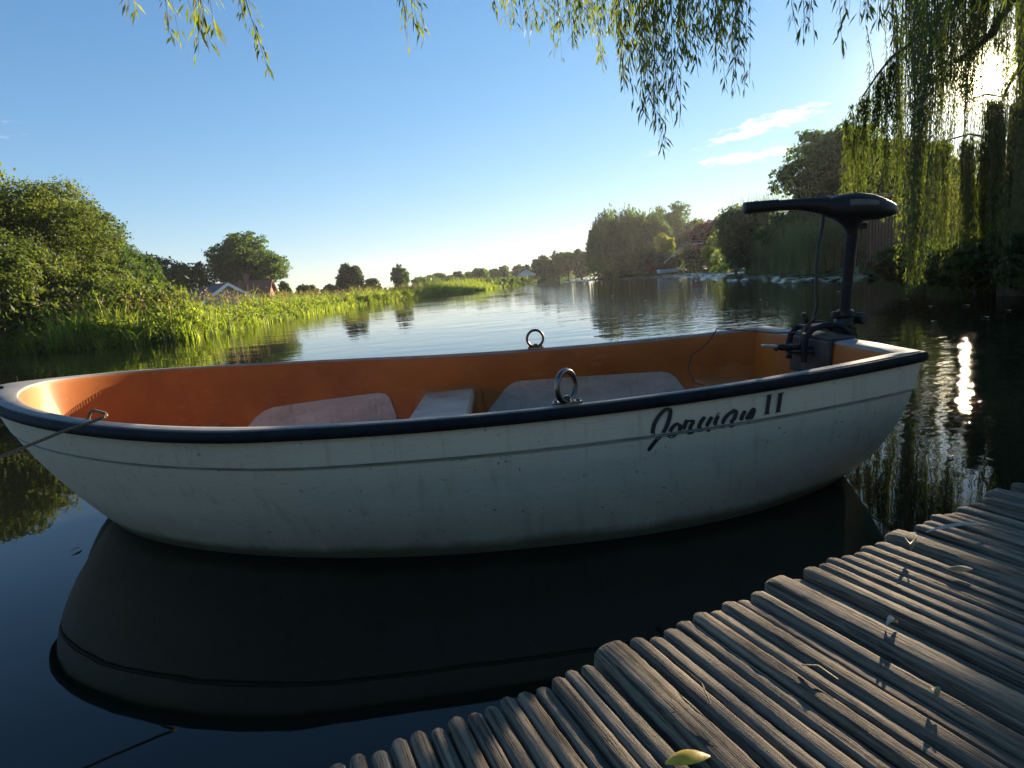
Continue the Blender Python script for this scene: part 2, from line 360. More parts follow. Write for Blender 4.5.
def auto_blobs(x, y, z0, z1, w, rg, k=9, flat=1.0, dp=None):
    """a lobed crown between heights z0 and z1, half width w"""
    z1 = z0 + (z1 - z0) * .93; h = (z1 - z0) / 2; zc = (z0 + z1) / 2; dp = dp or w; w *= .94; B = [(x, y, zc, w * .68, dp * .68, h * .78)]
    for i in range(k):
        d = rand_dirs(1, rg)[0]; r = rg.uniform(.28, .46)
        d[2] *= flat
        B.append((x + d[0] * w * (1 - r), y + d[1] * dp * (1 - r), zc + d[2] * h * (1 - r * .9), w * r * 1.1, dp * r * 1.1, h * r * 1.15))
    return B
def trunk_mesh(x, y, z0, z1, r, rg, limbs=5, w=2.0, lean=(0, 0)):
    mb = MB(); pts = []; n = 7
    for i in range(n):
        t = i / (n - 1); pts.append((x + lean[0] * t + rg.normal() * .03 * (z1 - z0) * .3, y + lean[1] * t + rg.normal() * .03, z0 + (z1 - z0) * t))
    mb.tube(pts, [r * (1.25 if i == 0 else 1) * (1 - .65 * i / (n - 1)) for i in range(n)], 8)
    for j in range(limbs):
        t = rg.uniform(.35, .85); b = Vector(pts[int(t * (n - 1))]); a = 2 * math.pi * (j / max(limbs, 1)) + rg.normal() * .4; l = w * rg.uniform(.45, .8)
        e = b + Vector((math.cos(a) * l, math.sin(a) * l, l * rg.uniform(.5, 1.1))); md = (b + e) / 2 + Vector((0, 0, -l * .08))
        mb.tube([b, md, e], [r * .42, r * .28, r * .08], 6)
    return mb
def tree(name, label, pos, z1, w, leaves, mat, size, z0=None, kind_cat='tree', group=None, k=9, trunk_r=None, seed=0, spread=.30, flat=1.0, dp=None, blobs=None, fill=.18, trunk=True, base=.2, asp=.6):
    rg = np.random.default_rng(1000 + seed); x, y = pos[0], pos[1]; z0 = base if z0 is None else z0
    root = empty(name, (x, y, base)); tag(root, label, kind_cat, group)
    B = blobs or auto_blobs(0, 0, z0 - base, z1 - base, w, rg, k, flat, dp)
    if blobs: B = [(b[0] - x, b[1] - y, b[2] - base, b[3], b[4], b[5]) for b in blobs]
    P, Nn = crown_points(B, leaves, rg, spread=spread, fill=fill)
    P[:, 2] = np.maximum(P[:, 2], .02)
    v, f = cards(P, size, rg, asp, Nn * .7); mobj('crown' if trunk else 'foliage', v, f, mat, root)
    tr = trunk_r or (z1 - base) * .028
    hh = (z0 - base) + (z1 - z0) * .7
    trunk_mesh(0, 0, -.25, hh, tr, rg, 6 if trunk else 5, w).build('trunk' if trunk else 'stem', BARK, root, True)
    return root
def blades(P, h, w, rg, lean=.25, seg=3):
    n = len(P); az = rg.uniform(0, 2 * np.pi, n); l = rg.uniform(.2, 1, n) * lean; H = h * rg.uniform(.6, 1.15, n)
    fa = rg.uniform(0, np.pi, n); wx = np.cos(fa) * w / 2; wy = np.sin(fa) * w / 2; V = []
    for i in range(seg + 1):
        t = i / seg; c = P.copy(); c[:, 0] += np.cos(az) * l * H * t * t; c[:, 1] += np.sin(az) * l * H * t * t; c[:, 2] += H * (t - .35 * l * t * t)
        k = (1 - t) ** .6 if i < seg else .05
        wv_ = np.stack([wx * k, wy * k, np.zeros(n)], 1); V += [c - wv_, c + wv_]
    V = np.stack(V, 1).reshape(-1, 3); m_ = 2 * (seg + 1); F = []
    b = np.arange(n)[:, None] * m_
    for i in range(seg): F.append(b + np.array([[2 * i, 2 * i + 1, 2 * i + 3, 2 * i + 2]]))
    return V, np.concatenate(F, 0)
LASTD = [None]
def along(poly, n, depth, rg, inward, off=0.0):
    """points scattered in a strip along a polyline, weighted to equal length"""
    p = np.array(poly, float); d = np.diff(p, axis=0); l = np.hypot(d[:, 0], d[:, 1]); cum = np.r_[0, np.cumsum(l)]
    s = rg.uniform(0, cum[-1], n); i = np.clip(np.searchsorted(cum, s) - 1, 0, len(l) - 1); t = (s - cum[i]) / l[i]
    q_ = p[i] + d[i] * t[:, None]; nn = np.stack([-d[i, 1], d[i, 0]], 1) / l[i][:, None] * inward
    dd = rg.uniform(-.3, 1, n) ** 1 * depth + off
    q_ = q_ + nn * dd[:, None]; LASTD[0] = dd / depth
    return np.c_[q_, np.where(dd < .15, -.06, .12)], s
def merge(parts):
    V = []; Fs = []; o = 0
    for v, f in parts: V.append(v); Fs.append(f + o); o += len(v)
    return np.concatenate(V), np.concatenate(Fs)
# ------------------------------------------------------------------ left bank vegetation
# reeds along the water (uncountable: one object), then the trees behind, each its own thing
rg = np.random.default_rng(11); parts = []
shore = LEFT[2:14] + [(-.6, 93)]
near_sh = LEFT[2:9]; mid_sh = LEFT[8:14]; far_sh = LEFT[13:15] + [(-.2, 93)]
for sh, n, dep, h, w in ((LEFT[2:7], 5200, 2.4, .95, .034), (LEFT[6:9], 7500, 2.8, .92, .034), (mid_sh, 18000, 3.0, .98, .05), (far_sh, 9000, 4.0, 1.25, .09)):
    P, s_ = along(sh, n, dep, rg, 1)
    hv = 1 + .16 * np.sin(s_ * .9 + 1) + .12 * np.sin(s_ * 2.3) + .10 * np.sin(s_ * 5.1 + 2)
    keep = rg.random(n) < (.35 + .65 * (np.sin(s_ * 1.7 + P[:, 0]) > -.6))
    hv = hv * np.where((P[:, 1] > 17.2) & (P[:, 1] < 29), .74, np.where(P[:, 1] < 17.2, 1.05, 1.12)) * (1 + .25 * np.sin(P[:, 0] * 3.1) * np.sin(P[:, 1] * 2.7)) * rg.uniform(.6, 1.15, n)
    hv = hv * np.clip(.62 + .6 * LASTD[0], .45, 1.1)
    P = P[keep]; hv = hv[keep]
    v, f = blades(P, h * hv, w, rg, .55); parts.append((v, f))
P, s_ = along([(-30, 12)] + LEFT[3:8], 4500, 1.0, rg, 1, -.5); P[:, 2] = 0; v, f = blades(P, .55, .04, rg, .9); parts.append((v, f))
for sh, n, hh_ in ((near_sh, 260, .55), (mid_sh, 160, .6)):
    P, s_ = along(sh, n, 1.6, rg, 1, -.1)
    for q_ in P:
        c_, _ = crown_points([(q_[0], q_[1], .25, .35, .35, hh_ * rg.uniform(.5, 1.1))], 160, rg, spread=.6); v, f = cards(c_, .075 if q_[1] < 30 else .12, rg, .28, updown=-.6); parts.append((v, f))
v, f = merge(parts)
tag(mobj('reeds', v, f, REED), 'sunlit yellow green reeds lining the left bank of the river', 'reeds', kind='stuff')
P, s_ = along(near_sh + mid_sh, 1500, 2.6, rg, 1, .5); P = P[rg.random(len(P)) < .4]
v, f = blades(P, 1.22, .025, rg, .15); pl_, pn = crown_points([(0, 0, 0, 1, 1, 1)], 10, rg)
P2 = np.repeat(P + [0, 0, 1.08], 7, 0) + rg.normal(size=(len(P) * 7, 3)) * [.05, .05, .12]; v2, f2 = cards(P2, .045, rg, .5)
v, f = merge([(v, f), (v2, f2)])
tag(mobj('reed_plumes', v, f, REED_DRY), 'dry brownish seed heads standing above the reeds on the left bank', 'reed plumes', kind='stuff')
# rough shrubs between reeds and trees at far left
P = []
for i in range(26):
    px = rg.uniform(-60, 175); d = rg.uniform(21, 24.5) - (px > 110) * 1; c_ = at(px, 300, d, .3)
    q_, _ = crown_points([(c_.x, c_.y, .75, 1.0, .9, rg.uniform(.7, 1.15))], 520, rg, spread=.5); P.append(q_)
v, f = cards(np.concatenate(P), .10, rg, .4, updown=-.5)
tag(mobj('undergrowth', v, f, LEAF_WARM), 'tangled low green undergrowth behind the reeds at far left', 'undergrowth', kind='stuff')

LG = 'broadleaf trees massed on the left bank'
def T(name, label, px, py, dist, wpx, leaves, mat, size, z0=None, **k):
    """tree whose top shows at (px,py), wpx wide in the photo, standing dist metres off"""
    p = at(px, py, dist); sc = dist * math.hypot(1, 0) / F_PX / max(.75, math.cos(math.atan2(p.x, p.y)))
    return tree(name, label, p, ztop(px, py, dist), wpx / 2 * sc * .92, leaves, mat, size, z0=z0, **k)
T('broadleaf_tree', 'tall broadleaf tree rising behind the leftmost one in the left bank mass', -100, 135, 27, 130, 40000, LEAF_WARM, .075, .6, group=LG, seed=1, k=16)
T('broadleaf_tree', 'tallest broadleaf tree at the left edge of the photo, sunlit on its right', 0, 152, 27, 118, 125000, LEAF_WARM, .045, .5, group=LG, seed=2, k=18)
T('broadleaf_tree', 'dense green tree right of the tallest tree at the left edge', 50, 184, 29, 82, 80000, LEAF_MID, .046, .4, group=LG, seed=3, k=15)
T('broadleaf_tree', 'rounded mid-height tree in the middle of the sloping left bank mass', 88, 218, 30, 66, 60000, LEAF_MID, .046, .4, group=LG, seed=4, k=14)
T('broadleaf_tree', 'lowest tree at the right end of the sloping left bank mass', 124, 245, 31, 54, 34000, LEAF_MID, .055, .4, group=LG, seed=5, k=12)
T('shrub', 'warm green bush below the tallest tree at the left edge', 12, 232, 23, 84, 36000, LEAF_WARM, .05, .3, kind_cat='bush', seed=6, k=12, trunk=False)
T('shrub', 'green bush under the mid-height trees of the left bank', 80, 262, 24.5, 90, 36000, LEAF_WARM, .05, .3, kind_cat='bush', seed=7, k=12, trunk=False)
T('shrub', 'pale green bush at the low right end of the left tree mass', 138, 278, 25, 50, 7000, LEAF_WARM, .10, .3, kind_cat='bush', seed=8, k=9, trunk=False)
T('dark_tree', 'dark broad tree left of the barn, just right of the sloping tree mass', 160, 250, 76, 52, 14000, LEAF_DARK, .16, .3, seed=9, k=12)
T('dark_tree', 'dark tree with a brownish lower side right behind the barn roof', 186, 257, 78, 40, 12000, LEAF_DARK, .16, .3, seed=10, k=12)
T('oak_tree', 'large round solitary oak standing behind the barn and red roofed house', 240, 229, 80, 73, 40000, LEAF_MID, .14, 1.6, seed=11, k=17, trunk_r=.45, flat=.9)
T('bush', 'small pale green bush right of the red roofed house', 283, 281, 74, 15, 2000, LEAF_MID, .2, .3, kind_cat='bush', seed=12, k=5, trunk=False)
T('bush', 'dark rounded bush standing left of the pinkish hedge', 307, 282, 85, 24, 2500, LEAF_DARK, .25, .3, kind_cat='bush', seed=13, k=6, trunk=False)
T('bush', 'pinkish brown hedge bush beyond the reeds', 330, 283, 86, 22, 2200, simple('foliage_pinkish', (.07, .05, .03), (.16, .10, .06), .8, .8), .22, .3, kind_cat='bush', seed=14, k=6, trunk=False)
T('round_tree', 'round dark tree above the reeds, left of the paler round tree', 348, 262, 92, 29, 7000, LEAF_DARK, .2, .4, seed=15, k=10)
T('round_tree', 'paler round tree above the reeds, right of the dark round one', 397, 263, 96, 23, 6000, LEAF_MID, .2, .4, seed=16, k=10)
T('bush', 'low dark bush between the two round trees', 371, 275, 100, 26, 2500, LEAF_DARK, .28, .3, kind_cat='bush', seed=17, k=6, trunk=False)
FG = 'far trees lined up along the horizon beyond the reeds'
far_spec = [(424, 274, 150, 24, LEAF_MID), (440, 271, 160, 20, LEAF_DARK), (454, 271, 150, 20, LEAF_MID), (468, 269, 165, 20, LEAF_DARK), (480, 267, 150, 18, LEAF_MID), (492, 268, 170, 16, LEAF_DARK), (504, 265, 165, 14, LEAF_MID), (516, 264, 190, 17, LEAF_DARK), (527, 264, 175, 14, LEAF_DARK)]
for i, (px, py, d, wp, mt) in enumerate(far_spec):
    T('far_tree', 'hazy horizon tree, %s in the row right of the round trees' % ('leftmost', 'second from left', 'third from left', 'fourth from left', 'middle one', 'sixth from left', 'seventh from left', 'eighth from left', 'rightmost')[i], px, py, d, wp * 1.35, 2600, mt, .42, .0, group=FG, seed=30 + i, k=7)
for i, (px, py, d, wp, mt, lb) in enumerate([(541, 254, 132, 24, LEAF_DARK, 'wide dark tree on the far bank next to the small white house'), (557, 250, 140, 20, LEAF_MID, 'mid green tree in the middle of the far bank clump'),
        (567, 247, 138, 20, LEAF_MID, 'taller pale tree of the far bank clump left of the big willow'), (580, 246, 134, 20, LEAF_DARK, 'rounded tree at the right end of the far clump beside the big willow')]):
    T('far_tree', lb, px, py, d, wp + 3, 4500, mt, .30, .0, seed=50 + i, k=9)
rg = np.random.default_rng(21); parts = []
P, s_ = along(LEFT[14:18], 9000, 6, rg, 1); P = P[:9000]; v, f = cards(P + rg.uniform(0, 1, (len(P), 1)) * [0, 0, 1.3], .45, rg); parts.append((v, f))
P2 = np.c_[rg.uniform(-75, -8, 9000), rg.uniform(112, 128, 9000), rg.uniform(.2, 1, 9000)]; P2[:, 0] += (P2[:, 1] - 112) * .2; P2[:, 2] *= 1.9 + .8 * np.sin(P2[:, 0] * .35) + .5 * np.sin(P2[:, 0] * 1.1); v, f = cards(P2, .45, rg); parts.append((v, f))
v, f = merge(parts); tag(mobj('bank_scrub', v, f, LEAF_DARK), 'low dark scrub along the far bank beyond the end of the reeds', 'scrub', kind='stuff')

P, s_ = along(RIGHT[14:22], 26000, 7, rg, -1, .2); v, f = cards(P + rg.uniform(0, 1, (len(P), 1)) * [0, 0, 2.0], .30, rg)
tag(mobj('bank_scrub', v, f, LEAF_DARK), 'dark scrub filling the right bank under its far trees', 'scrub', kind='stuff')
P, s_ = along([(5.6, 2.4), (6.2, 3.4), (7.0, 5.6), (7.6, 8.4), (8.9, 11.4), (11.3, 16), (13.6, 21.4)], 22000, 1.6, rg, -1, .1); P[:, 2] = np.maximum(P[:, 2], .02); P = P + rg.uniform(0, 1, (len(P), 1)) ** 1.4 * [0, 0, .75]; v, f = cards(P, .06, rg, .3, updown=-.4); v2, f2 = blades(P[:5000] * [1, 1, 0], .7, .016, rg, .8); v, f = merge([(v, f), (v2, f2)])
tag(mobj('bank_plants', v, f, LEAF_DARK), 'dark low plants overhanging the water under the near willow', 'bank plants', kind='stuff')
# barn with pale gable and white bargeboards
ROOFD = simple('dark_roofing', (.035, .038, .045), (.07, .075, .085), 3, .75, bump=.4, bscale=8, bdist=.03)
q = Mat('red_roof_tiles'); wv = q.n('ShaderNodeTexBrick'); wv.inputs['Scale'].default_value = 3.2; wv.inputs['Mortar Size'].default_value = .04
for k_, c_ in (('Color1', (.30, .095, .05, 1)), ('Color2', (.22, .07, .04, 1)), ('Mortar', (.10, .04, .03, 1))): wv.inputs[k_].default_value = c_
q.l(q.tc.outputs['Object'], wv.inputs[0]); q.pr(wv.outputs['Color'], .8); REDROOF = q.m
GABLE = simple('barn_boards', (.20, .20, .16), (.30, .30, .24), 2, .8); WHITE = simple('white_paint', (.7, .7, .68), (.8, .8, .78), 3, .5)
BRICK = simple('brick_wall', (.20, .09, .06), (.30, .15, .10), 5, .85); GLASSD = simple('dark_window', (.02, .025, .03), (.04, .045, .05), 2, .15)
def gable_house(name, label, loc, rz, w, d, hw, hr, wall, roof, trim=None, over=.3, chim=False, win=()):
    rt = empty(name, loc, rz); tag(rt, label, 'building' if name != 'barn' else 'barn')
    MB().add([(-w/2, 0, -.3), (w/2, 0, -.3), (w/2, 0, hw), (0, 0, hr), (-w/2, 0, hw), (-w/2, d, -.3), (w/2, d, -.3), (w/2, d, hw), (0, d, hr), (-w/2, d, hw)],
             [(0, 1, 2, 3, 4), (9, 8, 7, 6, 5), (1, 6, 7, 2), (0, 4, 9, 5), (4, 3, 8, 9), (3, 2, 7, 8)]).build('wall', wall, rt)
    sl = (hr - hw) / (w / 2); t = .12; rf = MB()
    for sg in (-1, 1):
        e = sg * (w / 2 + over); ze = hr - sl * (w / 2 + over)
        rf.add([(0, -over, hr + .02), (e, -over, ze + .02), (e, d + over, ze + .02), (0, d + over, hr + .02), (0, -over, hr + t + .02), (e, -over, ze + t + .02), (e, d + over, ze + t + .02), (0, d + over, hr + t + .02)],
               [(0, 1, 2, 3), (7, 6, 5, 4), (0, 4, 5, 1), (1, 5, 6, 2), (2, 6, 7, 3)])
    ro = rf.build('roof', roof, rt)
    if trim:
        for sg in (-1, 1):
            e = sg * (w / 2 + over); ze = hr - sl * (w / 2 + over); y0_ = -over - .06
            MB().add([(0, y0_, hr - .12), (e, y0_, ze - .12), (e, y0_, ze + t + .06), (0, y0_, hr + t + .08), (0, y0_ + .05, hr - .12), (e, y0_ + .05, ze - .12), (e, y0_ + .05, ze + t + .06), (0, y0_ + .05, hr + t + .08)],
                     [(0, 1, 2, 3), (7, 6, 5, 4), (0, 4, 5, 1), (1, 5, 6, 2), (2, 6, 7, 3), (3, 7, 4, 0)]).build('bargeboard', trim, rt)
    if chim:
        MB().box((w * .08, d * .35, hr + .45), (.5, .5, 1.1)).build('chimney', BRICK, ro)
    for (x, z, ww, wh) in win:
        fr = MB().box((x, -.03, z), (ww + .16, .06, wh + .16)).build('window', trim or WHITE, rt); MB().box((x, -.065, z), (ww, .02, wh)).build('pane', GLASSD, fr)
    return rt
p = at(229, 300, 66, .2); d_az = math.atan2(p.x, p.y)
gable_house('barn', 'low barn with dark roof and pale gable edged in white, behind the reeds', p, -d_az + R(22), 5.2, 9.5, 1.15, 2.75, GABLE, ROOFD, WHITE, .35)
p = at(271, 292, 76, .2)
gable_house('house', 'farmhouse with a red tiled roof beneath the large oak', p, -math.atan2(p.x, p.y) + R(78), 5.5, 7.6, 1.4, 3.2, BRICK, REDROOF, None, .4, True, ((-1.2, 1.0, .8, .9), (1.2, 1.0, .8, .9)))
p = at(526, 272, 140, .2)
gable_house('house', 'tiny white walled house among the far bank trees', p, -math.atan2(p.x, p.y), 4.2, 5, 2.0, 3.2, WHITE, ROOFD, None, .3, False, ((0, 1.2, .8, .9),))

# ------------------------------------------------------------------ right bank, far part
p = at(640, 210, 92); zt = ztop(628, 205, 92)
def willow_far(label, px, dist, top_py, wpx, seed, nst, mat):
    rg = np.random.default_rng(seed); p = at(px, 270, dist); z1 = ztop(px, top_py, dist); w = wpx / 2 * dist / F_PX / math.cos(math.atan2(p.x, p.y))
    root = empty('weeping_willow', (p.x, p.y, .2)); tag(root, label, 'willow tree')
    z1 -= .2
    a = rg.uniform(0, 2 * np.pi, nst); rr = np.sqrt(rg.uniform(.05, 1, nst)) * w
    lob = 1 + .18 * np.sin(a * 3 + seed) + .1 * np.sin(a * 7)
    top = z1 * (.38 + .62 * np.clip(1 - (rr / w) ** 2.2, 0, 1) ** .6) * (1 - .16 * rg.random(nst)) * (1 + .07 * np.sin(a * 4 + seed * 2)); rr = rr * lob
    ln = top * rg.uniform(.35, .95, nst); nl = 34
    t = rg.random((nst, nl)); x = (np.cos(a) * rr)[:, None] + rg.normal(size=(nst, nl)) * .13; y = (np.sin(a) * rr)[:, None] + rg.normal(size=(nst, nl)) * .13
    z = top[:, None] - t * ln[:, None]
    P = np.stack([x, y, z], -1).reshape(-1, 3); P[:, 2] = np.maximum(P[:, 2], .05)
    t_ = rand_dirs(len(P), rg) * .35; t_[:, 2] -= 1; t_ /= np.linalg.norm(t_, axis=1)[:, None]; b = np.cross(t_, rand_dirs(len(P), rg)); s = .28
    v = np.stack([P - t_ * s, P + b * s * .35, P + t_ * s, P - b * s * .35], 1).reshape(-1, 3)
    mobj('crown', v, np.arange(len(v)).reshape(-1, 4), mat, root); trunk_mesh(0, 0, -.2, z1 * .7, .4, rg, 6, w).build('trunk', BARK, root, True)
willow_far('broad weeping willow at the water edge, leftmost of the right bank trees', 622, 94, 205, 66, 3, 900, LEAF_MID)
willow_far('lower lobe of weeping willow standing right of the broad willow', 652, 90, 209, 38, 4, 420, LEAF_MID)
T('leafy_tree', 'tall light green tree rising behind the broad weeping willow', 670, 197, 104, 56, 22000, LEAF_MID, .18, 1.0, seed=60, k=13)
T('leafy_tree', 'olive green tree between the tall tree and the red leaved one', 698, 213, 100, 40, 7000, LEAF_WARM, .26, .8, seed=61, k=10)
T('red_leaved_tree', 'dark red leaved tree behind the yellow green bush', 712, 216, 76, 50, 9000, LEAF_RED, .2, 1.2, seed=62, k=12)
T('shrub', 'rounded golden green shrub in front of the willow', 663, 231, 80, 24, 4500, LEAF_YEL, .16, 1.4, kind_cat='bush', seed=63, k=8, trunk=False)
T('shrub', 'bright yellow green bush below the red leaved tree', 713, 233, 62, 24, 5000, LEAF_YEL, .13, .4, kind_cat='bush', seed=64, k=8, trunk=False)
T('shrub', 'dark bush by the water under the golden shrub', 668, 250, 78, 40, 4500, LEAF_DARK, .18, .2, kind_cat='bush', seed=65, k=8, trunk=False)
T('shrub', 'dark green bush by the pale slanting rail', 694, 247, 74, 30, 4500, LEAF_DARK, .16, .2, kind_cat='bush', seed=66, k=8, trunk=False)
T('shrub', 'purple brown low bush left of the yellow green bush', 655, 256, 79, 22, 2500, LEAF_RED, .16, .3, kind_cat='bush', seed=67, k=6, trunk=False)
# pale slanting rail seen in the gap
p0 = at(664, 263, 70, ztop(664, 263, 70)); p1 = at(684, 245, 70, ztop(684, 245, 70)); p2 = at(704, 243, 71, ztop(704, 243, 71))
ro = empty('handrail', (p0.x, p0.y, .2)); tag(ro, 'pale slanting handrail in the gap between far bank bushes', 'handrail')
MB().tube([p0 - ro.location, p1 - ro.location, p2 - ro.location], .06, 8).build('rail', WHITEP, ro, True)

# small boat drawn up under the bushes
p = at(668, 268, 72, .22); bt = empty('rowing_boat', p, R(20)); tag(bt, 'small pale blue boat at the far water edge under dark bushes', 'boat')
bm_ = MB(); secs = []
for i in range(9):
    t = i / 8; x = -1.4 + 2.8 * t; w_ = .55 * (1 - (2 * t - .85) ** 2 * .55) if t < .95 else .06
    secs.append([(x, -w_, .45), (x, -w_ * .7, .08), (x, 0, 0), (x, w_ * .7, .08), (x, w_, .45), (x, w_ * .85, .40), (x, 0, .12), (x, -w_ * .85, .40)])
v = [q_ for s_ in secs for q_ in s_]; f = [(i * 8 + j, i * 8 + (j + 1) % 8, (i + 1) * 8 + (j + 1) % 8, (i + 1) * 8 + j) for i in range(8) for j in range(8)] + [tuple(range(7, -1, -1)), tuple(range(64, 72))]
bm_.add(v, f); bm_.build('hull', simple('pale_blue_paint', (.35, .42, .5), (.45, .52, .6), 2, .4), bt); MB().box((-.2, 0, .33), (.25, .9, .04)).build('seat', WHITEP, bt)

# right bank, middle distance
T('willow_shrub', 'tall grey green willow bush with feathery top behind the tall grass', 757, 192, 42, 82, 30000, LEAF_GREY, .10, .2, kind_cat='bush', seed=70, k=18, trunk=False)
T('shrub', 'green bush spilling towards the water left of the tall grass', 735, 228, 43, 40, 12000, LEAF_GREY, .10, .2, kind_cat='bush', seed=71, k=10, trunk=False)
rg = np.random.default_rng(72); p = at(757, 192, 42); zt = ztop(757, 182, 42)
P = np.c_[p.x + np.clip(rg.normal(size=500), -1.8, 1.8) * 1.1 + .4, p.y + rg.normal(size=500) * .8, np.full(500, zt - 3.6)]; v, f = blades(P, 2.9, .05, rg, .25)
obj_ = tag(mobj('upright_twigs', v - np.array([p.x, p.y, .2]), f, LEAF_GREY, bpy.data.objects['willow_shrub']), kind='stuff')
P, s_ = along([(13.4, 24.3), (14.4, 28), (15.5, 33), (17.2, 38.8), (18.2, 42)], 16000, 2.4, rg, -1, .1)
v, f = blades(P, 2.3 * (1 + .15 * np.sin(s_ * 1.3)), .045, rg, .3)
tag(mobj('tall_grass', v, f, REED_R), 'tall cool green grass and reeds on the right bank in the shade', 'tall grass', kind='stuff')
T('tall_tree', 'tall tree with gaps behind the motor handle, sunlit on its edges', 832, 119, 39, 92, 50000, LEAF_MID, .10, 2.0, seed=73, k=18, flat=1.0)
T('tall_tree', 'yellowish backlit tree behind the hanging willow curtain', 905, 132, 34, 84, 24000, LEAF_WARM, .10, 1.6, seed=74, k=14)
T('shrub', 'dark hedge bush under the tall tree', 815, 188, 36, 90, 14000, LEAF_DARK, .12, .3, kind_cat='bush', seed=75, k=12, trunk=False)
T('shrub', 'backlit hedge seen low through the willow strands', 975, 172, 26, 110, 14000, LEAF_WARM, .11, .3, kind_cat='bush', seed=76, k=14, trunk=False)
# wooden shed
q = Mat('shed_boards'); wv = q.n('ShaderNodeTexWave'); wv.inputs['Scale'].default_value = 3.4; wv.inputs['Distortion'].default_value = .3; q.l(q.tc.outputs['Object'], wv.inputs[0])
col = q.ramp(wv.outputs['Fac'], [(.06, (.02, .012, .008)), (.14, (.14, .075, .045)), (.9, (.19, .10, .06))]); col = q.mix(q.ramp(q.noise(3, 5, .6, (3, 3, .4)), [(.4, (0, 0, 0)), (.7, (.6,) * 3)]), col, (.06, .045, .035))
q.pr(col, .8, 0, .3, q.bump(wv.outputs['Fac'], .5, .02)); SHED = q.m
p = at(884, 268, 23.6, .2); sh = empty('wooden_shed', p, R(-32)); tag(sh, 'brown boarded wooden shed at the water edge behind the boat motor', 'shed')
hz_ = ztop(880, 195, 23.6) - .2
MB().box((1.2, 1.2, hz_ / 2 - .1), (3.4, 2.4, hz_ - .2)).build('wall', SHED, sh)
MB().box((1.2, 1.2, hz_ - .02), (3.8, 2.8, .12), bev=.02).build('roof', ROOFD, sh)
MB().box((1.2, -.4, .25), (3.6, .8, .10)).build('landing_stage', SHED, sh)
for xx in (-.4, .55, 1.5, 2.6): MB().box((xx, -.03, hz_ / 2 - .15), (.09, .05, hz_ - .4)).build('batten', SHED, sh)

# lily pads and floating leaves
q = Mat('lily_pads'); q.pr(q.ramp(q.noise(2), [(.35, (.04, .07, .02)), (.65, (.09, .12, .03))]), .22, 0, .6); PADL = q.m
rg = np.random.default_rng(80); Vp = []; Fp = []; cnt = 0
def padmesh(x, y, r, z=.006, tl=(0, 0)):
    k = 9; a0 = rg.uniform(0, 6.28); v = [(x, y, z)] + [(x + r * math.cos(a0 + .3 + (5.7 * i / (k - 1))), y + r * math.sin(a0 + .3 + (5.7 * i / (k - 1))), z + tl[0] * r * math.cos(a0 + 5.7 * i / (k - 1))) for i in range(k)]
    return v, [(0, i, i + 1) for i in range(1, k)]
bands = [((9.8, 17.6), (13.0, 24.5), 520, 1.3), ((10.5, 24.8), (13.2, 30), 380, 1.3), ((11.5, 30), (17.2, 45), 520, 2.0), ((14, 42), (20.5, 64), 420, 2.6), ((13, 58), (21, 84), 450, 3), ((10, 76), (15.5, 97), 350, 3), ((6, 98), (20, 150), 300, 4)]
mb = MB()
for (a, b, n, wd) in bands:
    for i in range(n):
        t = rg.random(); x = a[0] + (b[0] - a[0]) * t + rg.normal() * wd * .45; y = a[1] + (b[1] - a[1]) * t + rg.normal() * wd * .8
        r = rg.uniform(.08, .16) * (1 if y < 50 else 1.8)
        v, f = padmesh(x, y, r, .006 + .03 * rg.random(), (rg.uniform(-.25, .25), 0)); mb.add(v, f)
o = mb.build('lily_pads', PADL); tag(o, 'flat glinting lily pads floating along the right bank', 'lily pads', kind='stuff')
FL = simple('floating_leaf_skin', (.20, .19, .10), (.36, .34, .22), 30, .4)
def leafshape(l, w, bend=.0, curl=.0, n=7):
    v = []; f = []
    for i in range(n + 1):
        t = i / n; ww = w * math.sin(math.pi * min(max(t, .02), .98)) ** .8; x = (t - .5) * l; zz = bend * (1 - (2 * t - 1) ** 2)
        v += [(x, -ww / 2, zz + curl * ww), (x, 0, zz), (x, ww / 2, zz + curl * ww)]
    for i in range(n):
        a = i * 3; f += [(a, a + 1, a + 4, a + 3), (a + 1, a + 2, a + 5, a + 4)]
    return v, f
v, f = leafshape(.075, .028, .004, .1); lf0 = mobj('floating_leaf', v, f, FL)
def flo(px, py):
    r = ray(px, py); t = -CAM_H / r.z; return (r.x * t, r.y * t, .006)
spots = [(76, 551), (840, 292), (931, 307), (934, 322), (966, 306), (985, 318), (1008, 311), (905, 300), (950, 458), (645, 301), (668, 308), (700, 300), (722, 297), (760, 300), (612, 296), (690, 318), (640, 316)]
for i, (px, py) in enumerate(spots):
    o = lf0 if i == 0 else lf0.copy()
    if i: C.objects.link(o)
    o.location = flo(px, py); o.rotation_euler = (0, 0, rg.uniform(0, 6.28)); s_ = .6 if i in (0, 8) else 1 + Vector(o.location).length * .09; o.scale = (s_, s_, s_)
    if i == 0: tag(o, 'dark fallen leaf floating alone left of the boat bow', 'floating leaf')
    elif i == 8: tag(o, 'pale fallen leaf floating in the glitter right of the transom', 'floating leaf')
    else: tag(o, 'small leaf floating on the open water beyond the boat', 'floating leaf', 'leaves floating on the river beyond the boat')

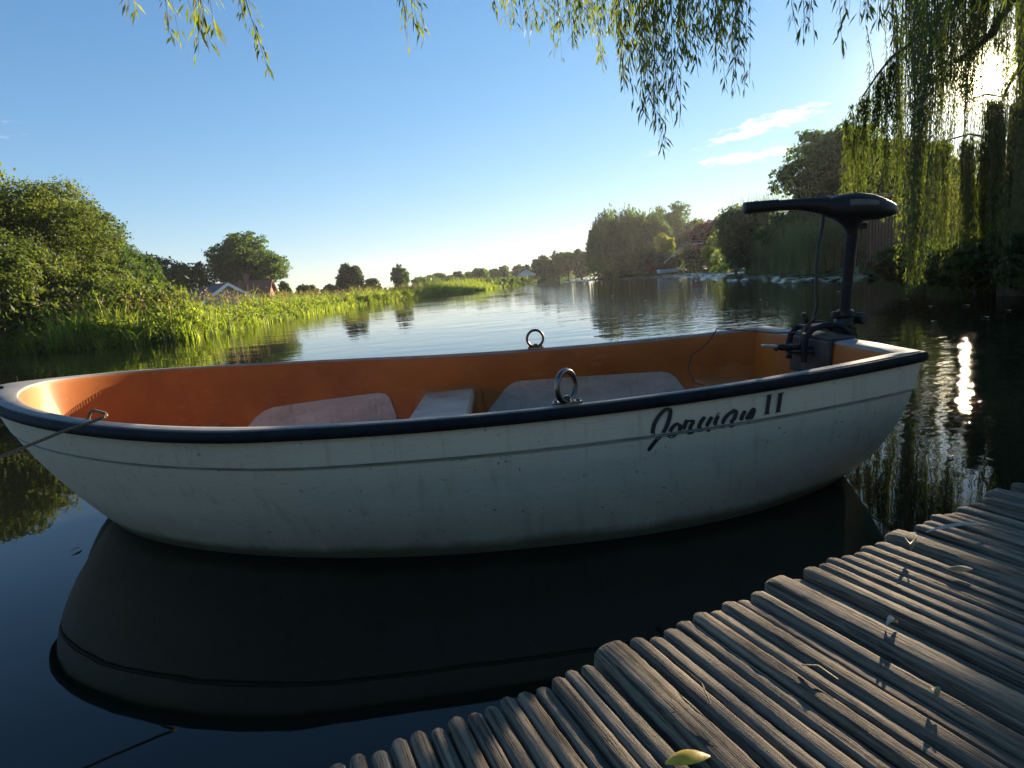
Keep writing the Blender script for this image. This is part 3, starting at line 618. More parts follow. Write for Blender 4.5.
# ------------------------------------------------------------------ the near willow: trunk, limbs, hanging strands
wp = at(982, 284, 11.6, .2)
wil = empty('weeping_willow', wp); tag(wil, 'big near weeping willow whose strands hang before the sun and above the boat', 'willow tree')
def loc(p): return Vector(p) - Vector(wp)
rg = np.random.default_rng(90)
mb = MB(); b0 = at(1034, 290, 11.0, -.3); b1 = at(1032, 150, 11.0, 2.6)
mb.tube([loc(b0), loc(at(1031, 240, 11.0, 1.0)), loc(b1)], [.42, .32, .27], 12)
mb.build('trunk', BARK, wil, True)
def limb(pts, r0, r1):
    k = len(pts); MB().tube([loc(p) for p in pts], [r0 + (r1 - r0) * i / (k - 1) for i in range(k)], 8).build('limb', BARK, wil, True)
limb([at(1032, 156, 11.0, 2.5), at(1024, 90, 11.0, 3.6), at(1018, 20, 11.2, 4.8), at(1000, -50, 11, 6.6)], .16, .07)
limb([at(1033, 156, 11.0, 2.5), at(1050, 100, 10.8, 3.6), at(1075, 30, 10.5, 5.0), at(1100, -60, 10, 7)], .22, .08)
limb([at(1026, 104, 11.0, 3.3), at(1003, 97, 10.9, ztop(1003, 97, 10.9)), at(986, 94, 10.8, ztop(986, 94, 10.8)), at(972, 99, 10.6, ztop(972, 99, 10.6))], .022, .008)
limb([at(958, 62, 10.2, ztop(958, 62, 10.2)), at(975, 48, 10.3, ztop(975, 48, 10.3)), at(992, 34, 10.6, ztop(992, 34, 10.6)), at(1010, 0, 11, ztop(1010, 0, 11))], .02, .07)
limb([at(862, 97, 9.6, ztop(862, 97, 9.6)), at(878, 74, 9.7, ztop(878, 74, 9.7)), at(891, 58, 9.8, ztop(891, 58, 9.8)), at(915, 40, 10, ztop(915, 40, 10)), at(960, 2, 11, ztop(960, 2, 11))], .008, .03)
limb([at(915, 10, 11.0, 4.4), at(912, -60, 8, 5.2), Vector((2.6, 4.6, 4.6)), Vector((.9, 3.0, 3.6)), Vector((-1.6, 2.7, 3.1))], .16, .03)
limb([Vector((.9, 3.0, 3.6)), Vector((-.5, 1.9, 3.3)), Vector((-1.9, 2.2, 3.0))], .05, .02)
def strands(tops, bots, nleaf, ll, lw, rg, droop=.10, jit=.03, swirl=.0):
    """hanging twigs from tops to bots with narrow leaves; returns mesh arrays of leaves and of twigs"""
    n = len(tops); V = []; nl = nleaf
    idx = np.repeat(np.arange(n), nl); t = rg.random(len(idx))
    ph = rg.uniform(0, 6.28, n); am = rg.uniform(.2, 1, n) * droop
    def cen(i, t):
        p = tops[i] + (bots[i] - tops[i]) * t[:, None]
        p = p + np.stack([np.sin(ph[i] + t * 3.2) * am[i], np.cos(ph[i] * 1.7 + t * 2.7) * am[i], np.zeros(len(t))], 1) - np.stack([np.sin(ph[i]) * am[i], np.cos(ph[i] * 1.7) * am[i], np.zeros(len(t))], 1) * (1 - t)[:, None]
        return p
    P = cen(idx, t); a = rg.uniform(0, 6.28, len(idx)); out = np.stack([np.cos(a), np.sin(a), np.zeros(len(a))], 1)
    d = out * rg.uniform(.25, .9, len(a))[:, None] + np.array([0, 0, -1]); d /= np.linalg.norm(d, axis=1)[:, None]
    r = rand_dirs(len(a), rg); b = np.cross(d, r); b /= np.linalg.norm(b, axis=1)[:, None] + 1e-9
    L_ = ll * rg.uniform(.55, 1.2, len(a))[:, None]; P = P + out * jit * rg.random(len(a))[:, None]
    wv_ = lw * rg.uniform(.7, 1.2, len(a))[:, None]
    v = np.stack([P, P + d * L_ * .4 + b * wv_ / 2, P + d * L_ + out * L_ * -.08, P + d * L_ * .4 - b * wv_ / 2], 1).reshape(-1, 3)
    f = np.arange(len(v)).reshape(-1, 4)
    return v, f, cen
def twig_mesh(tops, bots, cen, r, seg=8):
    n = len(tops); Vt = []; 
    for k in range(seg + 1):
        t = np.full(n, k / seg); p = cen(np.arange(n), t); rr = r * (1 - .7 * k / seg)
        for j in range(3):
            a = 2.094 * j; Vt.append(p + np.array([math.cos(a) * rr, math.sin(a) * rr, 0]))
    V = np.stack(Vt, 1).reshape(-1, 3); m_ = 3 * (seg + 1); F = []
    base = np.arange(n)[:, None] * m_
    for k in range(seg):
        for j in range(3): F.append(base + np.array([[3 * k + j, 3 * k + (j + 1) % 3, 3 * k + 3 + (j + 1) % 3, 3 * k + 3 + j]]))
    return V, np.concatenate(F)
# curtain columns: (px, width px, dist, py of lowest strands, strands)
cols = [(882, 8, 10.6, 200, 8), (897, 9, 10.3, 225, 14), (913, 6, 9.6, 285, 66), (928, 7, 10.6, 250, 22), (944, 10, 10.2, 268, 44), (959, 8, 10.6, 275, 30), (985, 14, 10.9, 280, 34),
        (970, 8, 10.4, 290, 44), (997, 7, 10.2, 300, 26), (1012, 10, 9.6, 300, 44), (1028, 12, 9.3, 300, 56), (1060, 16, 9, 290, 60), (1100, 22, 8.6, 290, 60), (1150, 25, 8, 280, 60), (1215, 40, 7.5, 280, 70), (925, 20, 11.4, 120, 12), (1040, 30, 12, 200, 30)]
Tt, Bb = [], []
lv = []; tv = []
for (px, w, dist, low, n) in cols:
    n = int(n * 1.0)
    for i in range(n):
        x = px + rg.normal() * w * .55; d = dist + rg.normal() * .5
        lo = low + rg.normal() * 16 - abs(rg.normal()) * 45 * (rg.random() < .4)
        if 972 < x < 999 and rg.random() < .8: lo = min(lo, 50 + rg.normal() * 10)
        if 936 < x <= 985 and rg.random() < .7: lo = min(lo, 92 + rg.normal() * 12)
        bpt = at(x, lo, d, max(.25, ztop(x, min(lo, 292), d))); ztp = rg.uniform(4.3, 8.2)
        if px < 935: ztp = rg.uniform(3.6, 4.9)
        Tt.append((bpt.x + rg.normal() * .15, bpt.y + rg.normal() * .15, ztp)); Bb.append(tuple(bpt))
# strands starting from the thin slanting branch on the left edge of the curtain
for i in range(44):
    t = rg.random() ** .8; px = 842 + 55 * t; py = 122 - 66 * t + rg.normal() * 3; d = 9.7
    a_ = at(px, py, d, ztop(px, py, d)); lo = py + rg.uniform(30, 125); b_ = at(px + rg.normal() * 2, lo, d, ztop(px, lo, d)); Tt.append(tuple(a_)); Bb.append(tuple(b_))
limb([at(1030, 160, 11.0, ztop(1030, 150, 11.0)), at(1000, 140, 11.1, ztop(1000, 140, 11.1)), at(970, 134, 11.0, ztop(970, 134, 11.0)), at(940, 142, 10.8, ztop(940, 142, 10.8))], .03, .008)
for i in range(84):
    px = rg.choice([944, 966, 974, 982, 990]) + rg.normal() * 3.5; py = 138 + abs(rg.normal()) * 8; d = 11.0 + rg.normal() * .15; lo = rg.uniform(230, 294); a_ = at(px, py, d, ztop(px, py, d)); b_ = at(px + rg.normal() * 2, lo, d, max(.25, ztop(px, lo, d))); Tt.append(tuple(a_)); Bb.append(tuple(b_))
for i in range(70):
    px = rg.choice([990, 992, 997, 1001]) + rg.normal() * 3; py = 97 + abs(rg.normal()) * 14; d = 10.8 + rg.normal() * .15; lo = rg.uniform(200, 292); a_ = at(px, py, d, ztop(px, py, d)); b_ = at(px + rg.normal() * 2, lo, d, max(.25, ztop(px, lo, d))); Tt.append(tuple(a_)); Bb.append(tuple(b_))
Tt = np.array(Tt); Bb = np.array(Bb)
# keep the lane where the sun reaches the boat's camera side and the jetty thin
ln = Tt[:, 2] - Bb[:, 2]
v, f, cen = strands(Tt, Bb, 120, .075, .014, rg, .07, .03)
mobj('hanging_foliage', v - np.array(wp), f, LEAF_WILLOW, wil)
v, f = twig_mesh(Tt, Bb, cen, .005); tag(mobj('hanging_twigs', v - np.array(wp), f, STEM, wil), kind='stuff')
# leafy crown above the frame (seen only mirrored in the river, shades the jetty)
P, Nn = crown_points([(wp.x + 1.2, wp.y, 8.8, 3.0, 3.0, 1.6), (wp.x + 3, wp.y - 3, 7.8, 3, 3, 1.6), (wp.x + 1.5, wp.y + 1, 8.8, 2.6, 2.6, 1.4)], 12000, rg)
v, f = cards(P, .10, rg, .3, None, .8); mobj('offscreen_crown', v - np.array(wp), f, LEAF_WILLOW, wil)
# strands overhead, close to the camera, each bunch hanging from the long limb
P, Nn = crown_points([(2.5, -2.2, 5.4, 3.0, 1.8, .7), (5, -1.5, 5.4, 3.0, 2.2, .8)], 8000, rg)  # unseen canopy added behind the camera to darken the hull
v, f = cards(P, .14, rg, .35, None, .5); mobj('offscreen_crown', v - np.array(wp), f, LEAF_WILLOW, wil)
bun = []
def bunch(px0, px1, lows, dist, n, spread=.10):
    for i in range(n):
        t = (i + rg.random() * .8) / n; px = px0 + (px1 - px0) * t; lo = np.interp(t, np.linspace(0, 1, len(lows)), lows) * (1 - (rg.random() ** 1.5) * .55)
        d = dist + rg.normal() * .22; b_ = at(px, lo, d, ztop(px, lo, d)); bun.append((tuple(b_), d))
bunch(505, 560, [20, 38, 60], 2.7, 12); bunch(560, 612, [62, 40, 92], 2.6, 14); bunch(612, 650, [45, 100, 112], 2.5, 18)
bunch(636, 682, [105, 128, 152, 105], 2.4, 36); bunch(684, 745, [40, 88, 55, 108], 2.5, 28); bunch(560, 745, [30, 40, 40, 45], 2.9, 40)
bunch(735, 748, [95, 110], 2.5, 4); bunch(796, 812, [28, 52, 40], 2.7, 6); bunch(834, 842, [70, 50], 2.7, 2); bunch(850, 868, [15, 32, 22], 2.8, 4); bunch(872, 905, [20, 60, 40], 2.9, 8); bunch(905, 948, [30, 50, 40], 3.1, 10); bunch(950, 1003, [8, 5, 8], 3.2, 8); bunch(1006, 1050, [50, 85, 50], 3.1, 10)
bunch(180, 218, [45, 56, 58], 2.1, 8); bunch(240, 250, [30, 36], 2.0, 2); bunch(398, 422, [42, 54], 2.3, 6); bunch(128, 150, [5, 8], 2.2, 2); bunch(490, 505, [12, 10], 2.8, 2)
Bb = np.array([b[0] for b in bun]); Tt = Bb.copy(); Tt[:, 2] = rg.uniform(2.5, 3.0, len(Bb)); Tt[:, :2] *= 1.04; Tt[:, :2] += rg.normal(size=(len(Bb), 2)) * .05
e0 = at(266, 72, 1.9, ztop(266, 72, 1.9)); e1 = at(232, -60, 1.9, ztop(232, -60, 1.9)); e2 = at(215, 62, 2.0, ztop(219, 60, 2.0))
Bb = np.vstack([Bb, [tuple(e0)]]); Tt = np.vstack([Tt, [tuple(e1)]])
for nm_, sl_ in (('hanging_foliage', slice(None)),):
    v, f, cen = strands(Tt, Bb, 64, .052, .0075, rg, .04, .010)
    # fold each leaf slightly by giving it its own thickness direction is too fine to show: flat leaves
    mobj(nm_, v - np.array(wp), f, LEAF_NEAR, wil)
    v, f = twig_mesh(Tt, Bb, cen, .0022, 12); tag(mobj('hanging_twigs', v - np.array(wp), f, STEM, wil), kind='stuff')
# unseen trees added on the near bank to keep sky light off the boat's side
for i, (x, y, h_, w_) in enumerate(((-10, -12, 6, 3.6), (-2.5, -12.5, 7, 4.0), (6, -11, 7, 4.0), (12, -5.5, 7, 3.6), (-17, -13.5, 6, 3.4))):
    tree('unseen_shade_tree', ('unseen leafy tree added for shade on the near bank, far left behind the jetty', 'tall unseen leafy tree added for shade on the near bank straight behind the jetty', 'leafy tree on the near bank behind the right half of the jetty', 'unseen leafy tree added for shade on the near bank right of the jetty', 'outermost unseen leafy tree added for shade on the near bank at left')[i], (x, y), h_, w_, 7000, LEAF_MID, .24, .4, seed=120 + i, k=12)
# dark bushes at the willow's foot
T('shrub', 'dark bush at the water edge left of the willow trunk', 925, 240, 12.8, 74, 16000, LEAF_DARK, .05, .15, kind_cat='bush', seed=91, k=12, trunk=False, base=.1)
T('shrub', 'dark bush in front of the willow trunk at the water edge', 978, 236, 11.4, 80, 14000, LEAF_DARK, .045, .1, kind_cat='bush', seed=92, k=12, trunk=False, base=.1)
T('shrub', 'dark bush at the right edge of the photo below the willow', 1035, 225, 10.4, 90, 13000, LEAF_DARK, .045, .1, kind_cat='bush', seed=93, k=12, trunk=False, base=.1)
T('shrub', 'dark bank bush just outside the willow curtain', 1130, 200, 8.8, 110, 9000, LEAF_DARK, .05, .1, kind_cat='bush', seed=94, k=12, trunk=False, base=.1)

# ------------------------------------------------------------------ the boat
BX, BY, BA, BL = 1.2951, 2.3072, .0076, 3.335
boat = empty('rowing_boat', (BX, BY, 0), math.pi + BA)
tag(boat, 'white fibreglass rowing boat with orange inside and dark rubber rail, moored at the jetty', 'boat')
BM = Matrix.Translation((BX, BY, 0)) @ Matrix.Rotation(math.pi + BA, 4, 'Z'); BI = BM.inverted()
def zrail(t): return .4727 + .0954 * t - .0739 * 4 * t * (1 - t)
def planw(t, w0, wm, tm, p, pe, re):
    t = np.asarray(t, float)
    return np.where(t < tm, wm - (wm - w0) * np.abs((tm - np.minimum(t, tm)) / tm) ** p, wm * np.clip(1 - np.clip((t - tm) / (1 - tm), 0, 1) ** pe, 0, 1) ** re)
def surf(t, h, side=1, off=0.0):
    """hull skin: t along 0..1, h 0 at the waterline .. 1 under the rail"""
    hc = max(h, 0.0); k = 1 - (1 - hc) ** 1.7
    wm = .676 + (.762 - .676) * k; w0 = .33 + (.532 - .33) * (1 - (1 - hc) ** 2.6); tm = .45 + (.600 - .45) * hc; p = 2.8 - .8 * hc
    us = .12 * (1 - hc) ** 1.15; ue = BL - .012 - .35 * (1 - hc) ** 1.5; pe = 1.85 - .28 * hc; re = .66 + .02 * hc
    if h < 0:
        g = -h; wm *= (1 - g ** 2) ** .5 if g < 1 else 0; w0 *= (1 - g ** 2) ** .5 if g < 1 else 0; us += .16 * g; ue -= .25 * g
    w = float(planw(t, w0, wm, tm, p, pe, re)); u = us + (ue - us) * t
    z = h * (zrail(t) - .02) if h >= 0 else h * .14
    return Vector((u, side * (w + off), z))
ts = list(np.linspace(0, .6, 26)) + list(1 - (1 - np.linspace(0, 1, 46)[1:]) ** 1.9 * .4)
hg = .775
hs_ = [(-.98, 0), (-.85, 0), (-.6, 0), (-.3, 0), (0, 0), (.06, 0), (.12, 0), (.2, 0), (.28, 0), (.36, 0), (.44, 0), (.52, 0), (.60, 0), (.68, 0), (hg - .022, 0), (hg - .016, -.006), (hg - .004, -.009), (hg + .006, -.006), (hg + .010, .004), (.84, .003), (.90, .002), (1.0, 0)]
v = []; f = []; nL = len(hs_)
for side in (1, -1):
    o0 = len(v)
    for t in ts:
        for (h, of) in hs_: v.append(surf(t, h, side, of * (1 if t < .995 else 0)))
    for i in range(len(ts) - 1):
        for j in range(nL - 1):
            a = o0 + i * nL + j; q_ = (a, a + nL, a + nL + 1, a + 1); f.append(q_ if side == -1 else q_[::-1])
# transom: rows between the two sides, slightly bellied
nb = 14; o1 = len(v); half = len(ts) * nL
for j, (h, of) in enumerate(hs_):
    A_ = surf(0, h, 1, of); B_ = surf(0, h, -1, of)
    for i in range(nb + 1):
        s_ = i / nb; p_ = A_.lerp(B_, s_); p_.x -= .035 * (1 - (2 * s_ - 1) ** 4) * max(0, min(1, h * 2 + .4)); v.append(p_)
for j in range(nL - 1):
    for i in range(nb):
        a = o1 + j * (nb + 1) + i; f.append((a, a + 1, a + nb + 2, a + nb + 1))
hb = MB().add(v, f)
bm = bmesh.new(); vv = [bm.verts.new(p_) for p_ in hb.v]
for q_ in hb.f:
    try: bm.faces.new([vv[i] for i in q_])
    except ValueError: pass
bmesh.ops.remove_doubles(bm, verts=bm.verts, dist=.0008); bmesh.ops.recalc_face_normals(bm, faces=bm.faces)
me = bpy.data.meshes.new('hull'); bm.to_mesh(me); bm.free(); me.materials.append(HULL)
me.polygons.foreach_set('use_smooth', [True] * len(me.polygons)); me.set_sharp_from_angle(angle=R(50))
hull = bpy.data.objects.new('hull', me); C.objects.link(hull); hull.parent = boat
sv = []; n_ = len(ts)  # dark grey strip painting in the shadow of the moulded hull step
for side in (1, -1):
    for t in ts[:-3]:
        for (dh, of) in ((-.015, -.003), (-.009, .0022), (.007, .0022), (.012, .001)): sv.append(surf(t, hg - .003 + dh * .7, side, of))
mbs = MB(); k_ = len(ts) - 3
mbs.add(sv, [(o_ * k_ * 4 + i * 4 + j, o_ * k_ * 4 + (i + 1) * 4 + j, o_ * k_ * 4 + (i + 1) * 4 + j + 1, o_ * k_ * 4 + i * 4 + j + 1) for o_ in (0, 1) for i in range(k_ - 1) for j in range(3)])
mbs.build('groove_shadow_line', simple('groove_shadow_grey', (.14, .14, .13), (.24, .235, .21), 12, .6), boat, True)
# keel strip at the stem
kp = []
for i in range(13):
    h = .34 * (1 - i / 12) - .05 * (i / 12); p_ = surf(1.0, max(h, -.6)); kp.append((p_.x + .004, 0, p_.z))
kp += [(kp[-1][0] - .35, 0, -.12), (kp[-1][0] - .9, 0, -.16)]
MB().tube(kp, [(.006 + .014 * min(1, i / 6)) for i in range(len(kp))], 10).build('keel_strip', HULL, boat, True)

def rail_xy(t, off=0.0):
    w = float(planw(t, .538, .774, .607, 2.0, 1.574, .677)); return (BL * t, w)
def offset_curve(pts, d):
    P = np.array(pts); n = len(P); T_ = np.gradient(P, axis=0); T_ /= np.linalg.norm(T_, axis=1)[:, None]; Nn = np.stack([T_[:, 1], -T_[:, 0]], 1)
    return P + Nn * d
TT = list(np.linspace(0, .6, 40)) + list(1 - (1 - np.linspace(0, 1, 70)[1:]) ** 2.2 * .4)
half_c = [rail_xy(t) for t in TT]
# full open U: near stern -> bow -> far stern
U = half_c + [(x, -y) for x, y in half_c[-2::-1]]; UT = TT + TT[-2::-1]
U = np.array(U); ZU = np.array([zrail(t) for t in UT])
# inner opening
def inner_half():
    out = []
    for t in TT:
        u = .062 + (BL - .062 - .165) * t
        tr = min(u / BL, 1); w = float(planw(tr, .538, .774, .607, 2.0, 1.574, .677)) - .036
        wi = float(planw(t, .500, .738, .607, 2.0, 1.75, .56)); out.append((u, min(w, wi) if t < .6 else wi))
    return out
I = inner_half(); I = np.array(I + [(x, -y) for x, y in I[-2::-1]])
def loop_closed(Uc, Zc, nb=10):
    """close the U across the stern"""
    a = Uc[-1]; b = Uc[0]; ex = [a + (b - a) * k / nb for k in range(1, nb)]; ez = [Zc[-1]] * (nb - 1)
    return np.vstack([Uc, ex]), np.r_[Zc, ez]
def belly(Pc, n0, amt):
    Pc = Pc.copy(); wst = Pc[0][1]
    for k in range(n0, len(Pc)): Pc[k][0] -= amt * (1 - (Pc[k][1] / wst) ** 2)
    return Pc
UC, UZ = loop_closed(U, ZU); UC = belly(UC, len(U), .02); IC, IZ = loop_closed(I, ZU); nR = len(UC)
def scaled(Pc, d):
    """inset closed loop by d"""
    n = len(Pc); out = []
    nx = np.roll(Pc, -1, 0) - np.roll(Pc, 1, 0); nx /= np.linalg.norm(nx, axis=1)[:, None] + 1e-9
    nn = np.stack([nx[:, 1], -nx[:, 0]], 1)   # loop runs near(+y) stern -> bow -> far: inward normal
    return Pc + nn * d
def ring_strip(loops, mat, name, parent, smooth=True, sharp=40, close=False):
    v = []; f = []
    for (P_, Z_) in loops: v += [(a[0], a[1], z) for a, z in zip(P_, Z_)]
    k = len(loops); 
    for r_ in range(k if close else k - 1):
        for i in range(nR):
            a = r_ * nR + i; b = r_ * nR + (i + 1) % nR; c = ((r_ + 1) % k) * nR + (i + 1) % nR; d = ((r_ + 1) % k) * nR + i; f.append((a, b, c, d))
    bm = bmesh.new(); vv = [bm.verts.new(p_) for p_ in v]
    for q_ in f: bm.faces.new([vv[i] for i in q_])
    bmesh.ops.recalc_face_normals(bm, faces=bm.faces)
    me = bpy.data.meshes.new(name); bm.to_mesh(me); bm.free(); me.materials.append(mat)
    me.polygons.foreach_set('use_smooth', [smooth] * len(me.polygons)); me.set_sharp_from_angle(angle=R(sharp))
    o = bpy.data.objects.new(name, me); C.objects.link(o); o.parent = parent; return o
# gunwale: gently domed grey flange
ring_strip([(scaled(UC, .003), UZ - .010), (scaled(UC, .006), UZ + .001), (UC * .85 + IC * .15, UZ + .003), (UC * .5 + IC * .5, UZ + .003), (UC * .12 + IC * .88, UZ + .0015), (IC, UZ - .002), (scaled(IC, .003), UZ - .012)], GUN, 'gunwale', boat)
# rubber rub rail: D profile outside the flange edge
prof = [(.004, .000), (-.006, .001), (-.012, -.004), (-.015, -.014), (-.013, -.024), (-.006, -.031), (.006, -.032), (.010, -.016)]
ring_strip([(scaled(UC, a), UZ + b) for a, b in prof], RUB, 'rub_rail', boat, close=True)
# liner: follows the hull skin a hand's breadth inside
def lcurve(z, ins):
    out = []
    for t in TT:
        zr = float(zrail(t)); h = z / (zr - .02); p_ = surf(t, h); e = surf(1.0, h).x - .055 - ins * .8; s0 = surf(0, h).x + .045 + ins * .5
        u = s0 + (e - s0) * t; w = float(np.interp(u, CU_[z][0], CU_[z][1])) - .034 - ins; out.append((u, max(w, .004)))
    return np.array(out)
CU_ = {}
ZL = [(.30, .004), (.24, .004), (.17, .006), (.115, .016), (.08, .045), (.062, .10)]
for z, _ in ZL:
    q_ = [surf(t, z / (float(zrail(t)) - .02)) for t in TT]; CU_[z] = (np.array([p_.x for p_ in q_]), np.array([p_.y for p_ in q_]))
LC = {z: lcurve(z, i_) for z, i_ in ZL}
loops = []
for e in ((.003, -.010), (.008, -.024)): loops.append((scaled(IC, e[0]), UZ + e[1]))
for z, _ in ZL:
    h_ = LC[z]; U_ = np.array(list(h_) + [(x, -y) for x, y in h_[-2::-1]]); P_, Z_ = loop_closed(U_, np.full(len(U_), z)); loops.append((P_, Z_))
ring_strip(loops, ORANGE, 'liner', boat, sharp=60)
v = []; f = []
P_ = loops[-1][0]; nn_ = len(U)
for i in range(nn_): v.append((P_[i][0], P_[i][1], .0625))
for i in range(nn_ // 2): f.append((i, i + 1, nn_ - 2 - i, nn_ - 1 - i))
MB().add(v, f).build('floor', ORANGE, boat)
IHu = np.array([p_[0] for p_ in I[:len(TT)]]); IHw = np.array([p_[1] for p_ in I[:len(TT)]])
def liner_w(u, z):
    zs_ = [.062, .08, .115, .17, .24, .30]; ws = [float(np.interp(u, LC[k_][:, 0], LC[k_][:, 1])) for k_ in zs_]
    zr = float(zrail(u / BL)) - .024; zs_.append(zr); ws.append(float(np.interp(u, IHu, IHw)) - .008)
    return float(np.interp(z, zs_, ws))
def side_panel(side, top, bot, zt, zb):
    mb = MB(); n = 14; m_ = 20; v = []; f = []
    for j in range(m_ + 1):
        s_ = j / m_; z = zt + (zb - zt) * s_; a = top[0] + (bot[0] - top[0]) * s_; b = top[1] + (bot[1] - top[1]) * s_; dd_ = min(abs(z - zt), abs(z - zb)) + 1e-6; ci = .045 * (1 - math.sqrt(max(0, 1 - max(0, 1 - dd_ / .04) ** 2))); a += ci; b -= ci
        for i in range(n + 1):
            u = a + (b - a) * i / n; v.append((u, side * (liner_w(u, z) - .010), z))
    for j in range(m_):
        for i in range(n): a = j * (n + 1) + i; f.append((a, a + 1, a + n + 2, a + n + 1))
    k = len(v); v += [(p_[0], p_[1] + side * .02, p_[2]) for p_ in v]
    # rim so the pad has thickness
    edge = [i for i in range(n + 1)] + [j * (n + 1) + n for j in range(1, m_ + 1)] + [m_ * (n + 1) + i for i in range(n - 1, -1, -1)] + [j * (n + 1) for j in range(m_ - 1, 0, -1)]
    for q_ in range(len(edge)): a = edge[q_]; b = edge[(q_ + 1) % len(edge)]; f.append((a, b, b + k, a + k))
    mb.add(v, f).build('side_panel', PAD, boat, True)
for sd_ in (1, -1):
    side_panel(sd_, (1.95, 2.54), (1.89, 2.70), .282, .09); side_panel(sd_, (.47, 1.295), (.36, 1.47), .278, .09)
# seats
def slab(u0, u1, zt, th, mat, name, inset=.012, front=True):
    n = 10; out = [];
    for i in range(n + 1): u = u0 + (u1 - u0) * i / n; out.append((u, liner_w(u, zt) + inset))
    v = []; f = []
    for z, ins in ((zt, .012), (zt - .012, 0), (zt - th, 0)):
        o_ = [(u, min(w, liner_w(u, z) + .012)) for u, w in out]; v += [(min(max(u, u0 + ins), u1 - ins), w, z) for u, w in o_] + [(min(max(u, u0 + ins), u1 - ins), -w, z) for u, w in o_[::-1]]
    k = 2 * (n + 1); f.append(tuple(range(k))); f.append(tuple(range(3 * k - 1, 2 * k - 1, -1)))
    for r_ in range(2):
        for i in range(k): f.append((r_ * k + (i + 1) % k, r_ * k + i, (r_ + 1) * k + i, (r_ + 1) * k + (i + 1) % k))
    return MB().add(v, f).build(name, mat, boat)
slab(1.49, 1.755, .262, .045, CREAM, 'thwart')
a_ = liner_w(1.62, .22) + .01; b_ = liner_w(1.62, .075) - .01
MB().add([(x, y, z) for x in (1.52, 1.72) for (y, z) in ((-a_, .22), (a_, .22), (b_, .064), (-b_, .064))], [(0, 1, 2, 3), (7, 6, 5, 4), (0, 4, 5, 1), (1, 5, 6, 2), (2, 6, 7, 3), (3, 7, 4, 0)]).build('thwart_support', ORANGE, boat)
for sd_ in (1, -1):   # orange pillars either side of the thwart against the side
    w_ = liner_w(1.62, .2); wl_ = liner_w(1.62, .08); MB().add([(1.46, sd_ * (w_ + .03), .3), (1.79, sd_ * (w_ + .03), .3), (1.86, sd_ * (wl_ + .01), .07), (1.43, sd_ * (wl_ + .01), .07), (1.50, sd_ * (w_ - .012), .262), (1.75, sd_ * (w_ - .012), .262), (1.84, sd_ * (wl_ - .06), .07), (1.46, sd_ * (wl_ - .06), .07)],
        [(0, 1, 5, 4), (4, 5, 6, 7), (1, 2, 6, 5), (0, 4, 7, 3)]).build('seat_bracket', ORANGE, boat)
# bow seat follows the bow; stern seat across the transom
n = 26; ub0 = 2.70; us_ = [ub0 + (2.98 - ub0) * (1 - (1 - i / n) ** 2) for i in range(n + 1)]
def bowpoly(z): return [(u, max(liner_w(u, z), .0) + .012 if i < n else 0.02) for i, u in enumerate(us_)]
a_ = bowpoly(.25); v = [(u, w, .25) for u, w in a_] + [(u, -w, .25) for u, w in a_[::-1]]; k = len(v); a_ = [(min(u, 2.80), w) for (u, w0), w in zip(bowpoly(.25), [min(liner_w(min(u, 2.8), .10), liner_w(u, .25)) for u in us_])]; v += [(u, w, .09) for u, w in a_] + [(u, -w, .09) for u, w in a_[::-1]]
MB().add(v, [tuple(range(k)), tuple(range(2 * k - 1, k - 1, -1))] + [((i + 1) % k, i, k + i, k + (i + 1) % k) for i in range(k)]).build('bow_seat', SEATO, boat)
slab(.135, .37, .235, .17, SEATO, 'stern_seat')
# outboard pad on the transom, inside and over the top
tr = .44
MB().box((.080, .02, .400), (.022, .30, .150), bev=.006).build('motor_pad', MOUNTP, boat)
MB().box((.03, .02, .481), (.10, .29, .010), bev=.003).build('motor_pad', MOUNTP, boat)

# oarlock rings on their plates
def oarlock(u, side, rz, tilt=0.0):
    t = u / BL; w = rail_xy(t)[1] - .027; z = zrail(t) + .006
    rt_ = MB().box((u, side * w, z + .003), (.085, .032, .006), bev=.0015)
    for du in (-.032, .032): rt_.lathe([(.006, 0), (.006, .004), (.003, .006)], 8, Matrix.Translation((u + du, side * w, z + .006)))
    rt_.lathe([(.012, 0), (.012, .014), (.007, .018)], 12, Matrix.Translation((u, side * w, z + .005)))
    o = rt_.build('oarlock', STEEL if side > 0 else DARKST, boat, True)
    M_ = Matrix.Translation((u, side * w, z + .050)) @ Matrix.Rotation(rz, 4, 'Z') @ Matrix.Rotation(tilt, 4, 'Y')
    pts = [M_ @ Vector((math.cos(a) * .044, 0, math.sin(a) * .044)) for a in np.linspace(0, 2 * math.pi, 33)[:-1]]
    MB().tube(pts, .0085 if side > 0 else .007, 10, closed=True).build('ring', STEEL if side > 0 else DARKST, o, True)
oarlock(1.148, 1, R(48)); oarlock(1.148, -1, R(12))
# cleat on the bow deck
MB().box((3.24, .12, zrail(.98) + .010), (.05, .014, .010), bev=.003).build('cleat', BLACKM, boat)

